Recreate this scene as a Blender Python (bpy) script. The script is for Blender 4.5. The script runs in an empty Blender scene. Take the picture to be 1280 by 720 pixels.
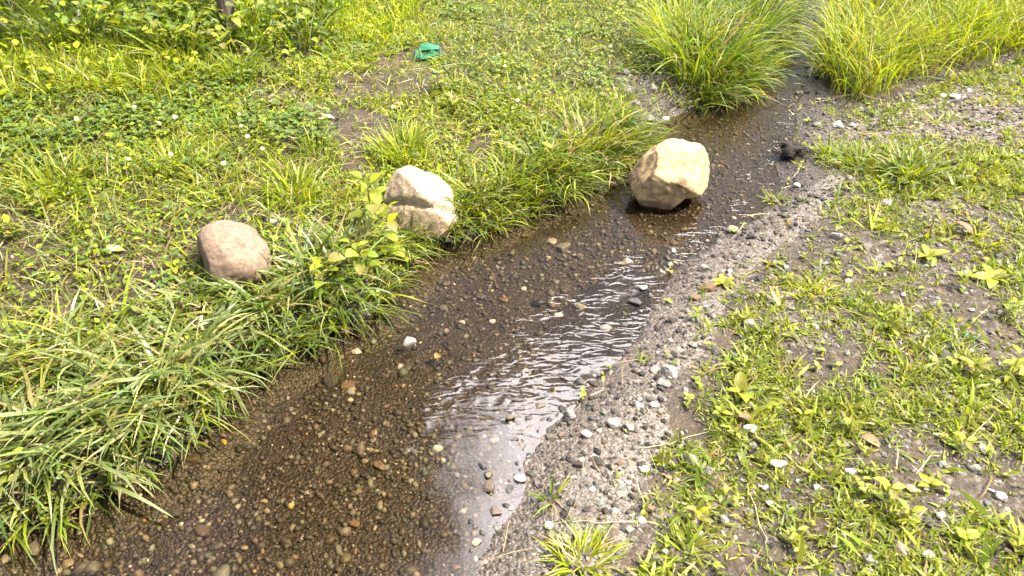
import bpy, math, random
import numpy as np
from mathutils import Vector, Euler

random.seed(7)
rng = np.random.default_rng(11)
scene = bpy.context.scene
R = math.radians

# ------------------------------------------------------------------ camera
CAM_H, PITCH, FPX = 1.5, R(38.0), 967.0          # eye height, tilt below the horizon, focal length in photo pixels
cam_d = bpy.data.cameras.new('camera')
cam_d.sensor_width = 36.0
cam_d.lens = FPX / 1280.0 * 36.0
cam_d.clip_start, cam_d.clip_end = 0.05, 500.0
cam = bpy.data.objects.new('camera', cam_d)
cam.location = (0, 0, CAM_H)
cam.rotation_euler = (R(90) - PITCH, 0, 0)
scene.collection.objects.link(cam)
scene.camera = cam

# ------------------------------------------------------------------ light
SUN_AZ, SUN_EL = R(103.0), R(55.0)                # azimuth clockwise from straight ahead (+y), elevation
sun_dir = Vector((math.sin(SUN_AZ) * math.cos(SUN_EL), math.cos(SUN_AZ) * math.cos(SUN_EL), math.sin(SUN_EL)))
sl = bpy.data.lights.new('sun', 'SUN')
sl.energy, sl.angle, sl.color = 5.0, R(0.6), (1.0, 0.92, 0.76)
sun = bpy.data.objects.new('sun', sl)
sun.rotation_euler = (-sun_dir).to_track_quat('-Z', 'Y').to_euler()
scene.collection.objects.link(sun)

world = bpy.data.worlds.new('World')
scene.world = world
world.use_nodes = True
nt = world.node_tree
nt.nodes.clear()
N = nt.nodes.new
sky = N('ShaderNodeTexSky'); sky.sky_type = 'NISHITA'; sky.sun_disc = False
sky.sun_elevation = SUN_EL; sky.sun_rotation = SUN_AZ; sky.dust_density = 2.0
tc = N('ShaderNodeTexCoord')
# bright cloud patch added ahead, high up and unseen, shaped to mirror in the water
CLOUD_AZ, CLOUD_EL = R(25.0), R(59.0)
cdir = (math.sin(CLOUD_AZ) * math.cos(CLOUD_EL), math.cos(CLOUD_AZ) * math.cos(CLOUD_EL), math.sin(CLOUD_EL))
dot = N('ShaderNodeVectorMath'); dot.operation = 'DOT_PRODUCT'; dot.inputs[1].default_value = cdir
cn = N('ShaderNodeTexNoise'); cn.inputs['Scale'].default_value = 5.0; cn.inputs['Detail'].default_value = 6.0; cn.inputs['Roughness'].default_value = .6
add = N('ShaderNodeMath'); add.operation = 'MULTIPLY_ADD'; add.inputs[1].default_value = 0.16
ramp = N('ShaderNodeMapRange'); ramp.inputs['From Min'].default_value = 1.008; ramp.inputs['From Max'].default_value = 1.04
mix = N('ShaderNodeMix'); mix.data_type = 'RGBA'
mix.inputs['B'].default_value = (92.0, 87.0, 90.0, 1)
bg = N('ShaderNodeBackground'); bg.inputs['Strength'].default_value = 0.08
out = N('ShaderNodeOutputWorld')
L = nt.links.new
L(tc.outputs['Generated'], dot.inputs[0]); L(tc.outputs['Generated'], cn.inputs['Vector'])
L(cn.outputs['Fac'], add.inputs[0]); L(dot.outputs['Value'], add.inputs[2])
L(add.outputs[0], ramp.inputs['Value']); L(ramp.outputs[0], mix.inputs['Factor'])
veil = N('ShaderNodeMix'); veil.data_type = 'RGBA'; veil.inputs['Factor'].default_value = .15; veil.inputs['B'].default_value = (9.5, 9.3, 9.0, 1)   # thin high cloud
L(sky.outputs[0], veil.inputs['A']); L(veil.outputs['Result'], mix.inputs['A']); L(mix.outputs['Result'], bg.inputs['Color']); L(bg.outputs[0], out.inputs['Surface'])

vs = scene.view_settings
vs.view_transform = 'Standard'; vs.look = 'None'; vs.exposure = 1.68; vs.gamma = 1.0; vs.use_curve_mapping = False
scene.cycles.max_bounces = 8
scene.cycles.transparent_max_bounces = 12
scene.cycles.sample_clamp_indirect = 6.0
scene.cycles.use_denoising = True

# ------------------------------------------------------------------ picking places
CP, SP = math.cos(PITCH), math.sin(PITCH)
def ray(px, py):
    u, v = (np.asarray(px, float) - 640) / FPX, (360 - np.asarray(py, float)) / FPX
    return u, CP + v * SP, v * CP - SP           # world x, y, z direction
def P(px, py, z=0.0):
    x, y, zz = ray(px, py)
    t = (z - CAM_H) / zz
    return np.stack([x * t, y * t], -1)
def project(x, y, z):
    fwd = y * CP - (z - CAM_H) * SP
    up = y * SP + (z - CAM_H) * CP
    fwd = np.maximum(fwd, 1e-3)
    return 640 + FPX * x / fwd, 360 - FPX * up / fwd
def in_view(x, y, m=130):
    px, py = project(x, y, 0.05)
    return (px > -m - 260) & (px < 1280 + m + 260) & (py > -m - 60) & (py < 720 + m) & (y > 0.2)

# stream banks (water line), from downstream (at the viewer) to upstream
LEFT = P(*np.array([(-420, 900), (-120, 740), (20, 668), (130, 622), (225, 572), (275, 520), (300, 470), (395, 428), (470, 392), (505, 345), (530, 305),
                    (590, 296), (650, 268), (720, 244), (775, 214), (805, 178), (832, 150), (870, 136), (925, 122), (955, 100), (975, 76), (985, 50), (992, 10), (1000, -60), (1015, -150)]).T)
RIGHT = P(*np.array([(640, 1000), (600, 790), (592, 720), (612, 672), (648, 622), (652, 580), (690, 528), (742, 476), (800, 420), (815, 380), (835, 340), (885, 306),
                     (945, 270), (976, 238), (966, 205), (985, 180), (1000, 160), (992, 135), (1003, 112), (1006, 80), (1012, 50), (1018, 10), (1030, -60), (1050, -150)]).T)

def dist_poly(x, y, line):
    d = np.full(x.shape, 1e9)
    for (ax, ay), (bx, by) in zip(line[:-1], line[1:]):
        ex, ey = bx - ax, by - ay
        t = np.clip(((x - ax) * ex + (y - ay) * ey) / (ex * ex + ey * ey), 0, 1)
        d = np.minimum(d, np.hypot(x - ax - t * ex, y - ay - t * ey))
    return d
def inside(x, y, poly):
    r = np.zeros(x.shape, bool)
    n = len(poly)
    for i in range(n):
        (ax, ay), (bx, by) = poly[i], poly[(i + 1) % n]
        if ay == by: continue
        c = ((ay > y) != (by > y)) & (x < (bx - ax) * (y - ay) / (by - ay) + ax)
        r ^= c
    return r
def hash2(i, j, s):
    h = np.sin(i * 127.1 + j * 311.7 + s * 74.7) * 43758.5453
    return h - np.floor(h)
def vnoise(x, y, s=0):
    i, j = np.floor(x), np.floor(y)
    f, g = x - i, y - j
    f, g = f * f * (3 - 2 * f), g * g * (3 - 2 * g)
    a, b, c, d = hash2(i, j, s), hash2(i + 1, j, s), hash2(i, j + 1, s), hash2(i + 1, j + 1, s)
    return (a * (1 - f) + b * f) * (1 - g) + (c * (1 - f) + d * f) * g
def fbm(x, y, s=0, o=3):
    r, a, t = 0, 1, 0
    for k in range(o):
        r = r + a * vnoise(x * 2 ** k, y * 2 ** k, s + k * 13); t += a; a *= .5
    return r / t
def sstep(e0, e1, x):
    t = np.clip((x - e0) / (e1 - e0), 0, 1)
    return t * t * (3 - 2 * t)
STREAM = np.concatenate([LEFT, RIGHT[::-1]])
LEFT_SIDE = np.concatenate([LEFT, [[LEFT[-1][0], 90], [-90, 90], [-90, -90], [LEFT[0][0], -90]]])

def height(x, y):
    """terrain height and the masks (gravel, wet, bed, bare)"""
    wob = (fbm(x * 9, y * 9, 3) - .5)
    dl, dr = dist_poly(x, y, LEFT) , dist_poly(x, y, RIGHT)
    ins = inside(x, y, STREAM)
    lft = inside(x, y, LEFT_SIDE) & ~ins
    zl = 0.075 * sstep(0, .10, dl + wob * .05) + .05 * sstep(.05, .7, dl) + 0.02 * np.minimum(dl, 6) + (fbm(x * 5, y * 5, 8) - .5) * .05 * sstep(0, .2, dl)
    zr = .02 * sstep(0, .12, dr) + .055 * sstep(.05, 1.0, dr) + 0.01 * np.minimum(dr, 8) + (fbm(x * 7, y * 7, 21) - .5) * .022 * sstep(0, .2, dr) + wob * .006
    zi = -np.minimum(np.minimum(.45 * dl + .004, .075 * dr + .002), .05) + wob * .012 * sstep(0, .1, np.minimum(dl, dr))
    z = np.where(ins, zi, np.where(lft, zl, zr))
    return z, dl, dr, ins, lft

# fine raster of the terrain, sampled by everything that grows or lies on it
GX0, GX1, GY0, GY1, GS = -5.2, 5.6, 0.1, 8.2, 0.0125
gx = np.arange(GX0, GX1 + 1e-6, GS); gy = np.arange(GY0, GY1 + 1e-6, GS)
XX, YY = np.meshgrid(gx, gy)
ZZ, DL, DR, INS, LFT = height(XX, YY)
def sample(A, x, y):
    fx = np.clip((np.asarray(x) - GX0) / GS, 0, len(gx) - 1.001); fy = np.clip((np.asarray(y) - GY0) / GS, 0, len(gy) - 1.001)
    i, j = fx.astype(int), fy.astype(int); f, g = fx - i, fy - j
    return (A[j, i] * (1 - f) + A[j, i + 1] * f) * (1 - g) + (A[j + 1, i] * (1 - f) + A[j + 1, i + 1] * f) * g
def H(x, y): return sample(ZZ, x, y)
def nearest(A, x, y):
    i = np.clip(np.round((np.asarray(x) - GX0) / GS).astype(int), 0, len(gx) - 1); j = np.clip(np.round((np.asarray(y) - GY0) / GS).astype(int), 0, len(gy) - 1)
    return A[j, i]
def G(px, py, lift=0.0):
    """point on the terrain seen at a photo pixel"""
    z = np.zeros(np.shape(px))
    for _ in range(12):
        p = P(px, py, z + lift); z = .5 * z + .5 * np.maximum(H(p[..., 0], p[..., 1]), -1)
    return np.array([p[..., 0], p[..., 1], z])
def zone(*pts, z=0.06): return P(*np.array(pts, float).T, z)

Z_UNDER = zone((-400, -300), (420, -200), (440, 40), (400, 95), (250, 105), (120, 100), (-300, 130))
Z_YELLOW = zone((330, -120), (560, -120), (520, 40), (480, 85), (420, 75), (340, 60))
Z_YELLOW_LEFT = zone((-300, 80), (120, 85), (330, 120), (200, 150), (60, 160), (-300, 200))
Z_CLOVER = zone((-100, 140), (130, 120), (340, 120), (420, 190), (330, 240), (180, 250), (-100, 260))
Z_SHORT = zone((520, 10), (830, -60), (850, 100), (790, 140), (700, 130), (600, 150), (560, 120))
Z_BARE = [zone((405, 175), (470, 165), (475, 235), (430, 245), (405, 215)), zone((430, 130), (470, 90), (560, 84), (575, 110), (520, 140), (450, 160)),
          zone((330, 120), (370, 120), (400, 145), (345, 150)), zone((150, 250), (195, 255), (200, 275), (150, 275)), zone((560, 190), (620, 180), (600, 215), (565, 215)),
          zone((20, 320), (70, 315), (70, 350), (20, 350)), zone((30, 285), (75, 285), (60, 310), (30, 305))]
Z_MUD = zone((690, 385), (740, 350), (800, 335), (835, 350), (812, 400), (790, 430), (720, 480), (690, 440), z=0)
Z_GRAVEL_TOP = zone((770, 100), (850, 95), (880, 135), (840, 180), (800, 170))
Z_GRAVEL = zone((560, 760), (592, 700), (640, 620), (640, 580), (740, 470), (810, 400), (820, 370), (880, 300), (980, 240), (1060, 200), (1050, 250), (960, 310), (910, 370), (885, 430), (830, 470), (840, 540), (810, 600), (790, 660), (760, 760))
Z_TRACK = zone((1010, 150), (1110, 140), (1280, 90), (1500, 60), (1500, 130), (1280, 180), (1150, 180), (1010, 170))
Z_TALL = zone((1032, 112), (1060, 120), (1150, 112), (1230, 90), (1300, 75), (1500, 40), (1600, -300), (1065, -300), (1050, 20), (1035, 70))
Z_LUSH = zone((835, -10), (900, -20), (950, 10), (940, 70), (925, 108), (890, 118), (850, 90))

def any_in(x, y, zs):
    r = np.zeros(np.shape(x), bool)
    ox, oy = (fbm(x * 6, y * 6, 301) - .5) * .35, (fbm(x * 6, y * 6, 302) - .5) * .35
    for q in zs: r |= inside(x + ox, y + oy, q)
    return r

# ------------------------------------------------------------------ mesh and material helpers
def mesh_from(name, V, F, col=None, smooth=True):
    """V (n,3), F (m,k) with k corners each, col (n,3) a per-vertex colour of the thing itself"""
    me = bpy.data.meshes.new(name)
    V = np.ascontiguousarray(V, np.float32); F = np.ascontiguousarray(F, np.int32)
    n, (m, k) = len(V), F.shape
    me.vertices.add(n); me.loops.add(m * k); me.polygons.add(m)
    me.vertices.foreach_set('co', V.ravel())
    me.loops.foreach_set('vertex_index', F.ravel())
    me.polygons.foreach_set('loop_start', np.arange(0, m * k, k, dtype=np.int32))
    me.polygons.foreach_set('use_smooth', np.full(m, smooth))
    if col is not None:
        a = me.color_attributes.new('col', 'FLOAT_COLOR', 'POINT')
        a.data.foreach_set('color', np.concatenate([col, np.ones((n, 1))], 1).astype(np.float32).ravel())
    me.update(calc_edges=True)
    return me
def link(name, me, mat=None, parent=None, loc=None, rot=None):
    o = bpy.data.objects.new(name, me)
    if mat is not None:
        me.materials.clear(); me.materials.append(mat)
    scene.collection.objects.link(o)
    if parent is not None: o.parent = parent
    if loc is not None: o.location = [float(c) for c in loc]
    if rot is not None: o.rotation_euler = rot
    return o
def tag(o, label, cat, group=None):
    o['label'] = label; o['category'] = cat
    if group: o['group'] = group
    return o
def kind(o, k): o['kind'] = k; return o
def empty(name, loc):
    return link(name, None, loc=loc)
def merge(parts):
    """[(V, F, C)] -> one (V, F, C); all F with the same corner count"""
    o = 0; Vs, Fs, Cs = [], [], []
    for V, F, C in parts:
        Vs.append(V); Fs.append(F + o); Cs.append(C); o += len(V)
    return np.concatenate(Vs), np.concatenate(Fs), np.concatenate(Cs)

def new_mat(name):
    m = bpy.data.materials.new(name); m.use_nodes = True
    t = m.node_tree; t.nodes.clear()
    return m, t, t.nodes.new, t.links.new
def leaf_material(name, gloss=.35, trans=.42, rough=.5):
    m, t, N, L = new_mat(name)
    at = N('ShaderNodeAttribute'); at.attribute_name = 'col'
    p = N('ShaderNodeBsdfPrincipled'); p.inputs['Roughness'].default_value = rough; p.inputs['Specular IOR Level'].default_value = gloss
    tr = N('ShaderNodeBsdfTranslucent')
    hs = N('ShaderNodeMix'); hs.data_type = 'RGBA'; hs.blend_type = 'MULTIPLY'; hs.inputs['Factor'].default_value = 1; hs.inputs['B'].default_value = (1.35, 1.35, .4, 1)
    mx = N('ShaderNodeMixShader'); mx.inputs[0].default_value = trans
    o = N('ShaderNodeOutputMaterial')
    L(at.outputs['Color'], p.inputs['Base Color']); L(at.outputs['Color'], hs.inputs['A']); L(hs.outputs['Result'], tr.inputs['Color'])
    L(p.outputs[0], mx.inputs[1]); L(tr.outputs[0], mx.inputs[2]); L(mx.outputs[0], o.inputs['Surface'])
    return m
def stone_material(name, rough=.75, wet=False, speckle=220.0):
    m, t, N, L = new_mat(name)
    at = N('ShaderNodeAttribute'); at.attribute_name = 'col'
    tc = N('ShaderNodeTexCoord')
    n1 = N('ShaderNodeTexNoise'); n1.inputs['Scale'].default_value = speckle; n1.inputs['Detail'].default_value = 4
    mr = N('ShaderNodeMapRange'); mr.inputs['From Min'].default_value = .3; mr.inputs['From Max'].default_value = .7; mr.inputs['To Min'].default_value = .72; mr.inputs['To Max'].default_value = 1.25
    mu = N('ShaderNodeVectorMath'); mu.operation = 'SCALE'
    p = N('ShaderNodeBsdfPrincipled'); p.inputs['Roughness'].default_value = rough
    bu = N('ShaderNodeBump'); bu.inputs['Strength'].default_value = .35; bu.inputs['Distance'].default_value = .003
    o = N('ShaderNodeOutputMaterial')
    L(tc.outputs['Object'], n1.inputs['Vector']); L(n1.outputs['Fac'], mr.inputs['Value']); L(at.outputs['Color'], mu.inputs[0]); L(mr.outputs[0], mu.inputs['Scale'])
    L(mu.outputs[0], p.inputs['Base Color']); L(n1.outputs['Fac'], bu.inputs['Height']); L(bu.outputs[0], p.inputs['Normal']); L(p.outputs[0], o.inputs['Surface'])
    return m
def plain_material(name, color, rough=.6, trans=0.0):
    m, t, N, L = new_mat(name)
    p = N('ShaderNodeBsdfPrincipled'); p.inputs['Roughness'].default_value = rough
    o = N('ShaderNodeOutputMaterial')
    n1 = N('ShaderNodeTexNoise'); n1.inputs['Scale'].default_value = 60; n1.inputs['Detail'].default_value = 4
    tc = N('ShaderNodeTexCoord'); L(tc.outputs['Object'], n1.inputs['Vector'])
    mx = N('ShaderNodeMix'); mx.data_type = 'RGBA'
    mx.inputs['A'].default_value = (*[c * .75 for c in color], 1); mx.inputs['B'].default_value = (*[min(1, c * 1.25) for c in color], 1)
    L(n1.outputs['Fac'], mx.inputs['Factor']); L(mx.outputs['Result'], p.inputs['Base Color'])
    if trans:
        tr = N('ShaderNodeBsdfTranslucent'); L(mx.outputs['Result'], tr.inputs['Color'])
        ms = N('ShaderNodeMixShader'); ms.inputs[0].default_value = trans
        L(p.outputs[0], ms.inputs[1]); L(tr.outputs[0], ms.inputs[2]); L(ms.outputs[0], o.inputs['Surface'])
    else: L(p.outputs[0], o.inputs['Surface'])
    return m
M_GRASS = leaf_material('grass_blade', .4, .42, .45)
M_SEDGE = leaf_material('sedge_blade', .5, .35, .4)
M_LEAF = leaf_material('soft_leaf', .35, .4, .5)
M_STRAW = leaf_material('dead_straw', .2, .15, .7)
M_STONE = stone_material('dry_stone', .8)
M_WETSTONE = stone_material('wet_stone', .6)

# ------------------------------------------------------------------ ground and water
def build_ground():
    def axis(a, b, lo, hi, g=1.35):
        core = np.arange(a, b + 1e-6, .015); s = .03; up = [b]; dn = [a]
        while up[-1] < hi: up.append(up[-1] + s); s *= g
        s = .03
        while dn[-1] > lo: dn.append(dn[-1] - s); s *= g
        return np.concatenate([dn[:0:-1], core, up[1:]])
    ax, ay = axis(-4.2, 4.4, -120, 120), axis(.3, 6.6, -120, 160)
    X, Y = np.meshgrid(ax, ay)
    Z, dl, dr, ins, lft = height(X, Y)
    V = np.stack([X, Y, Z], -1).reshape(-1, 3)
    h, w = X.shape
    i = np.arange(h * w).reshape(h, w)
    F = np.stack([i[:-1, :-1], i[:-1, 1:], i[1:, 1:], i[1:, :-1]], -1).reshape(-1, 4)
    # red: gravel share, green: wetness, blue: stream bed; left bank darkened to offset its sunlight
    jit = (fbm(X * 6, Y * 6, 40) - .5) * .35
    grav = np.where(ins, .6 * sstep(-.01, .07, dl), np.where(lft, 0.0, .36 + jit))
    grav = np.where(inside(X, Y, Z_GRAVEL) | inside(X, Y, Z_GRAVEL_TOP), .62, grav); grav = np.where(inside(X, Y, Z_TRACK), .5, grav)
    grav = np.where(inside(X + (fbm(X * 8, Y * 8, 81) - .5) * .2, Y, Z_MUD) & ins, .0, grav)
    wet = np.where(ins, 1, sstep(.34, .04, np.minimum(dl, dr) + jit * .4))
    wet = np.maximum(wet, np.where(lft, .2, .15 + jit))
    C = np.stack([np.clip(grav, 0, 1), np.clip(wet, 0, 1), np.where(ins, 1.0, lft * sstep(.2, .1, dl))], -1).reshape(-1, 3)
    m, t, N, L = new_mat('soil_and_gravel')
    at = N('ShaderNodeAttribute'); at.attribute_name = 'col'
    sp = N('ShaderNodeSeparateColor'); L(at.outputs['Color'], sp.inputs[0])
    geo = N('ShaderNodeNewGeometry')
    n1 = N('ShaderNodeTexNoise'); n1.inputs['Scale'].default_value = 14; n1.inputs['Detail'].default_value = 8; n1.inputs['Roughness'].default_value = .7
    L(geo.outputs['Position'], n1.inputs['Vector'])
    soil = N('ShaderNodeValToRGB'); e = soil.color_ramp.elements
    e[0].position = .3; e[0].color = (.012, .008, .005, 1); e[1].position = .75; e[1].color = (.074, .051, .025, 1)
    L(n1.outputs['Fac'], soil.inputs['Fac'])
    def cells(scale):
        v = N('ShaderNodeTexVoronoi'); v.inputs['Scale'].default_value = scale; v.inputs['Randomness'].default_value = 1
        L(geo.outputs['Position'], v.inputs['Vector'])
        r = N('ShaderNodeValToRGB'); r.color_ramp.interpolation = 'LINEAR'; q = r.color_ramp.elements
        q[0].position = 0; q[0].color = (.035, .028, .022, 1); q[1].position = 1; q[1].color = (.36, .34, .30, 1)
        for pos, c in ((.3, (.085, .07, .055)), (.55, (.13, .115, .10)), (.75, (.19, .175, .15)), (.88, (.17, .11, .07))):
            k = q.new(pos); k.color = (*c, 1)
        s = N('ShaderNodeSeparateColor'); L(v.outputs['Color'], s.inputs[0]); L(s.outputs[0], r.inputs['Fac'])
        return v, r
    v1, r1 = cells(120); v2, r2 = cells(300)
    pick = N('ShaderNodeTexNoise'); pick.inputs['Scale'].default_value = 40; L(geo.outputs['Position'], pick.inputs['Vector'])
    pk = N('ShaderNodeMapRange'); pk.inputs['From Min'].default_value = .45; pk.inputs['From Max'].default_value = .55; L(pick.outputs['Fac'], pk.inputs['Value'])
    gm = N('ShaderNodeMix'); gm.data_type = 'RGBA'; L(pk.outputs[0], gm.inputs['Factor']); L(r1.outputs['Color'], gm.inputs['A']); L(r2.outputs['Color'], gm.inputs['B'])
    # gravel share against noise so that soil shows between the stones
    n3 = N('ShaderNodeTexNoise'); n3.inputs['Scale'].default_value = 55; n3.inputs['Detail'].default_value = 5; L(geo.outputs['Position'], n3.inputs['Vector'])
    sub = N('ShaderNodeMath'); sub.operation = 'SUBTRACT'; L(sp.outputs[0], sub.inputs[0]); L(n3.outputs['Fac'], sub.inputs[1])
    gr = N('ShaderNodeMapRange'); gr.inputs['From Min'].default_value = -.12; gr.inputs['From Max'].default_value = .12; L(sub.outputs[0], gr.inputs['Value'])
    b1 = N('ShaderNodeMix'); b1.data_type = 'RGBA'; L(gr.outputs[0], b1.inputs['Factor']); L(soil.outputs['Color'], b1.inputs['A']); L(gm.outputs['Result'], b1.inputs['B'])
    # the stream bed is stained brown, its tint also dims the sunlit left bank; wet ground is darker and shinier
    bt = N('ShaderNodeMix'); bt.data_type = 'RGBA'; bt.blend_type = 'MULTIPLY'; bt.inputs['B'].default_value = (.38, .32, .25, 1)
    L(sp.outputs[2], bt.inputs['Factor']); L(b1.outputs['Result'], bt.inputs['A'])
    wt = N('ShaderNodeMix'); wt.data_type = 'RGBA'; wt.blend_type = 'MULTIPLY'; wt.inputs['B'].default_value = (.55, .5, .46, 1)
    L(sp.outputs[1], wt.inputs['Factor']); L(bt.outputs['Result'], wt.inputs['A'])
    p = N('ShaderNodeBsdfPrincipled')
    ro = N('ShaderNodeMapRange'); ro.inputs['To Min'].default_value = .9; ro.inputs['To Max'].default_value = .5; L(sp.outputs[1], ro.inputs['Value']); L(ro.outputs[0], p.inputs['Roughness'])
    hs = N('ShaderNodeMath'); hs.operation = 'MULTIPLY_ADD'; hs.inputs[1].default_value = -.6; L(v1.outputs['Distance'], hs.inputs[0]); L(n3.outputs['Fac'], hs.inputs[2])
    bu = N('ShaderNodeBump'); bu.inputs['Strength'].default_value = .75; bu.inputs['Distance'].default_value = .007; L(hs.outputs[0], bu.inputs['Height'])
    o = N('ShaderNodeOutputMaterial')
    L(wt.outputs['Result'], p.inputs['Base Color']); L(bu.outputs[0], p.inputs['Normal']); L(p.outputs[0], o.inputs['Surface'])
    kind(link('ground', mesh_from('ground', V, F, C), m), 'structure')

def build_water():
    x = np.arange(-2.6, 4.6, .02); y = np.arange(.3, 8.0, .02)
    X, Y = np.meshgrid(x, y)
    calm = zone((380, 800), (520, 540), (560, 505), (700, 505), (680, 560), (640, 640), (610, 800), z=0)
    rip = np.where(inside(X, Y, calm), .12, 1.0)
    for _ in range(8): rip[1:-1, 1:-1] = (rip[1:-1, 1:-1] + rip[:-2, 1:-1] + rip[2:, 1:-1] + rip[1:-1, :-2] + rip[1:-1, 2:]) / 5
    flow = zone((440, 700), (540, 480), (640, 420), (740, 340), (900, 250), (1020, 90), (1020, 250), (830, 400), (740, 480), (640, 560), z=0)
    fl = np.where(inside(X, Y, flow), 1., .14)
    for _ in range(8): fl[1:-1, 1:-1] = (fl[1:-1, 1:-1] + fl[:-2, 1:-1] + fl[2:, 1:-1] + fl[1:-1, :-2] + fl[1:-1, 2:]) / 5
    C = np.stack([rip * fl, rip, fl], -1).reshape(-1, 3)
    h, w = X.shape
    i = np.arange(h * w).reshape(h, w)
    V = np.stack([X, Y, np.zeros_like(X)], -1).reshape(-1, 3)
    F = np.stack([i[:-1, :-1], i[:-1, 1:], i[1:, 1:], i[1:, :-1]], -1).reshape(-1, 4)
    keep = (nearest(ZZ, X, Y)[:-1, :-1] < .03).ravel()
    F = F[keep]
    used = np.unique(F); lut = np.zeros(len(V), int); lut[used] = np.arange(len(used))
    V, C, F = V[used], C[used], lut[F]
    m, t, N, L = new_mat('clear_shallow_water')
    at = N('ShaderNodeAttribute'); at.attribute_name = 'col'
    sp = N('ShaderNodeSeparateColor'); L(at.outputs['Color'], sp.inputs[0])
    geo = N('ShaderNodeNewGeometry')
    mp = N('ShaderNodeMapping'); mp.inputs['Rotation'].default_value = (0, 0, R(-12)); mp.inputs['Scale'].default_value = (15, 36, 1)
    L(geo.outputs['Position'], mp.inputs['Vector'])
    n1 = N('ShaderNodeTexNoise'); n1.inputs['Scale'].default_value = 1; n1.inputs['Detail'].default_value = .8; n1.inputs['Distortion'].default_value = 1.4; L(mp.outputs[0], n1.inputs['Vector'])
    n2 = N('ShaderNodeTexNoise'); n2.inputs['Scale'].default_value = 42; n2.inputs['Detail'].default_value = 2; L(geo.outputs['Position'], n2.inputs['Vector'])
    n4 = N('ShaderNodeTexNoise'); n4.inputs['Scale'].default_value = 7; n4.inputs['Detail'].default_value = 2; L(geo.outputs['Position'], n4.inputs['Vector'])
    pr = N('ShaderNodeMapRange'); pr.inputs['From Min'].default_value = .35; pr.inputs['From Max'].default_value = .65; pr.inputs['To Min'].default_value = .08; pr.inputs['To Max'].default_value = 1.15; L(n4.outputs['Fac'], pr.inputs['Value'])
    sm = N('ShaderNodeMath'); sm.operation = 'MULTIPLY_ADD'; sm.inputs[1].default_value = .18; L(n2.outputs['Fac'], sm.inputs[0]); L(n1.outputs['Fac'], sm.inputs[2])
    pm = N('ShaderNodeMath'); pm.operation = 'MULTIPLY'; L(sm.outputs[0], pm.inputs[0]); L(pr.outputs[0], pm.inputs[1])
    mu = N('ShaderNodeMath'); mu.operation = 'MULTIPLY'; L(pm.outputs[0], mu.inputs[0]); L(sp.outputs[0], mu.inputs[1])
    bu = N('ShaderNodeBump'); bu.inputs['Strength'].default_value = 1.0; bu.inputs['Distance'].default_value = .0042; L(mu.outputs[0], bu.inputs['Height'])
    fr = N('ShaderNodeFresnel'); fr.inputs['IOR'].default_value = 1.46; L(bu.outputs[0], fr.inputs['Normal'])
    tr = N('ShaderNodeBsdfTransparent'); tr.inputs['Color'].default_value = (.77, .70, .57, 1)
    gl = N('ShaderNodeBsdfGlossy'); gl.inputs['Roughness'].default_value = .06; L(bu.outputs[0], gl.inputs['Normal'])
    ms = N('ShaderNodeMixShader'); L(fr.outputs[0], ms.inputs[0]); L(tr.outputs[0], ms.inputs[1]); L(gl.outputs[0], ms.inputs[2])
    o = N('ShaderNodeOutputMaterial'); L(ms.outputs[0], o.inputs['Surface'])
    kind(link('water', mesh_from('water', V, F, C), m), 'structure')
build_ground()
build_water()

# ------------------------------------------------------------------ blades, leaves, stones as arrays
def blades(base, az, length, width, a0, bend, col, seg=5, twist=.5, floor=True, r=rng, fold=0.0):
    """grass blades: each starts at BASE, leaves the vertical by A0 and bends by BEND more on its way, towards AZ"""
    n = len(base); S = seg
    t = np.linspace(0, 1, S + 1)
    ang = a0[:, None] + bend[:, None] * (t[None, :] ** 1.2)
    mid = (ang[:, 1:] + ang[:, :-1]) / 2
    st = length[:, None] / S
    wav = az[:, None] + np.cumsum(r.normal(0, .12, (n, S)), 1)
    dx, dy, dz = np.sin(mid) * np.cos(wav) * st, np.sin(mid) * np.sin(wav) * st, np.cos(mid) * st
    c = np.zeros((n, S + 1, 3)); c[:, 0] = base
    c[:, 1:, 0] = base[:, 0:1] + np.cumsum(dx, 1); c[:, 1:, 1] = base[:, 1:2] + np.cumsum(dy, 1); c[:, 1:, 2] = base[:, 2:3] + np.cumsum(dz, 1)
    tw = r.normal(0, twist, n)[:, None] + t[None, :] * r.normal(0, twist, n)[:, None]
    sx, sy = -np.sin(az)[:, None], np.cos(az)[:, None]
    # side vector, turned about the blade by the twist
    nx, ny, nz = np.cos(az)[:, None] * np.cos(ang), np.sin(az)[:, None] * np.cos(ang), -np.sin(ang)
    s = np.stack([sx * np.cos(tw) + nx * np.sin(tw), sy * np.cos(tw) + ny * np.sin(tw), nz * np.sin(tw)], -1)
    prof = (np.clip(.55 + 2.2 * t, 0, 1) * (1 - t ** 2.6) + .03)
    hw = width[:, None] * prof[None, :] / 2
    V = np.stack([c - s * hw[..., None], c + s * hw[..., None]], 2)
    if floor:
        fl = np.maximum(H(V[..., 0], V[..., 1]), 0.0) + .004
        fl[:, 0] = -9
        V[..., 2] = np.maximum(V[..., 2], fl)
    V = V.reshape(-1, 3)
    b = (np.arange(n) * (S + 1) * 2)[:, None, None]
    k = (np.arange(S) * 2)[None, :, None]
    F = (b + k + np.array([0, 1, 3, 2])[None, None, :]).reshape(-1, 4)
    C = np.repeat(col, (S + 1) * 2, axis=0)
    return V, F, C

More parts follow.
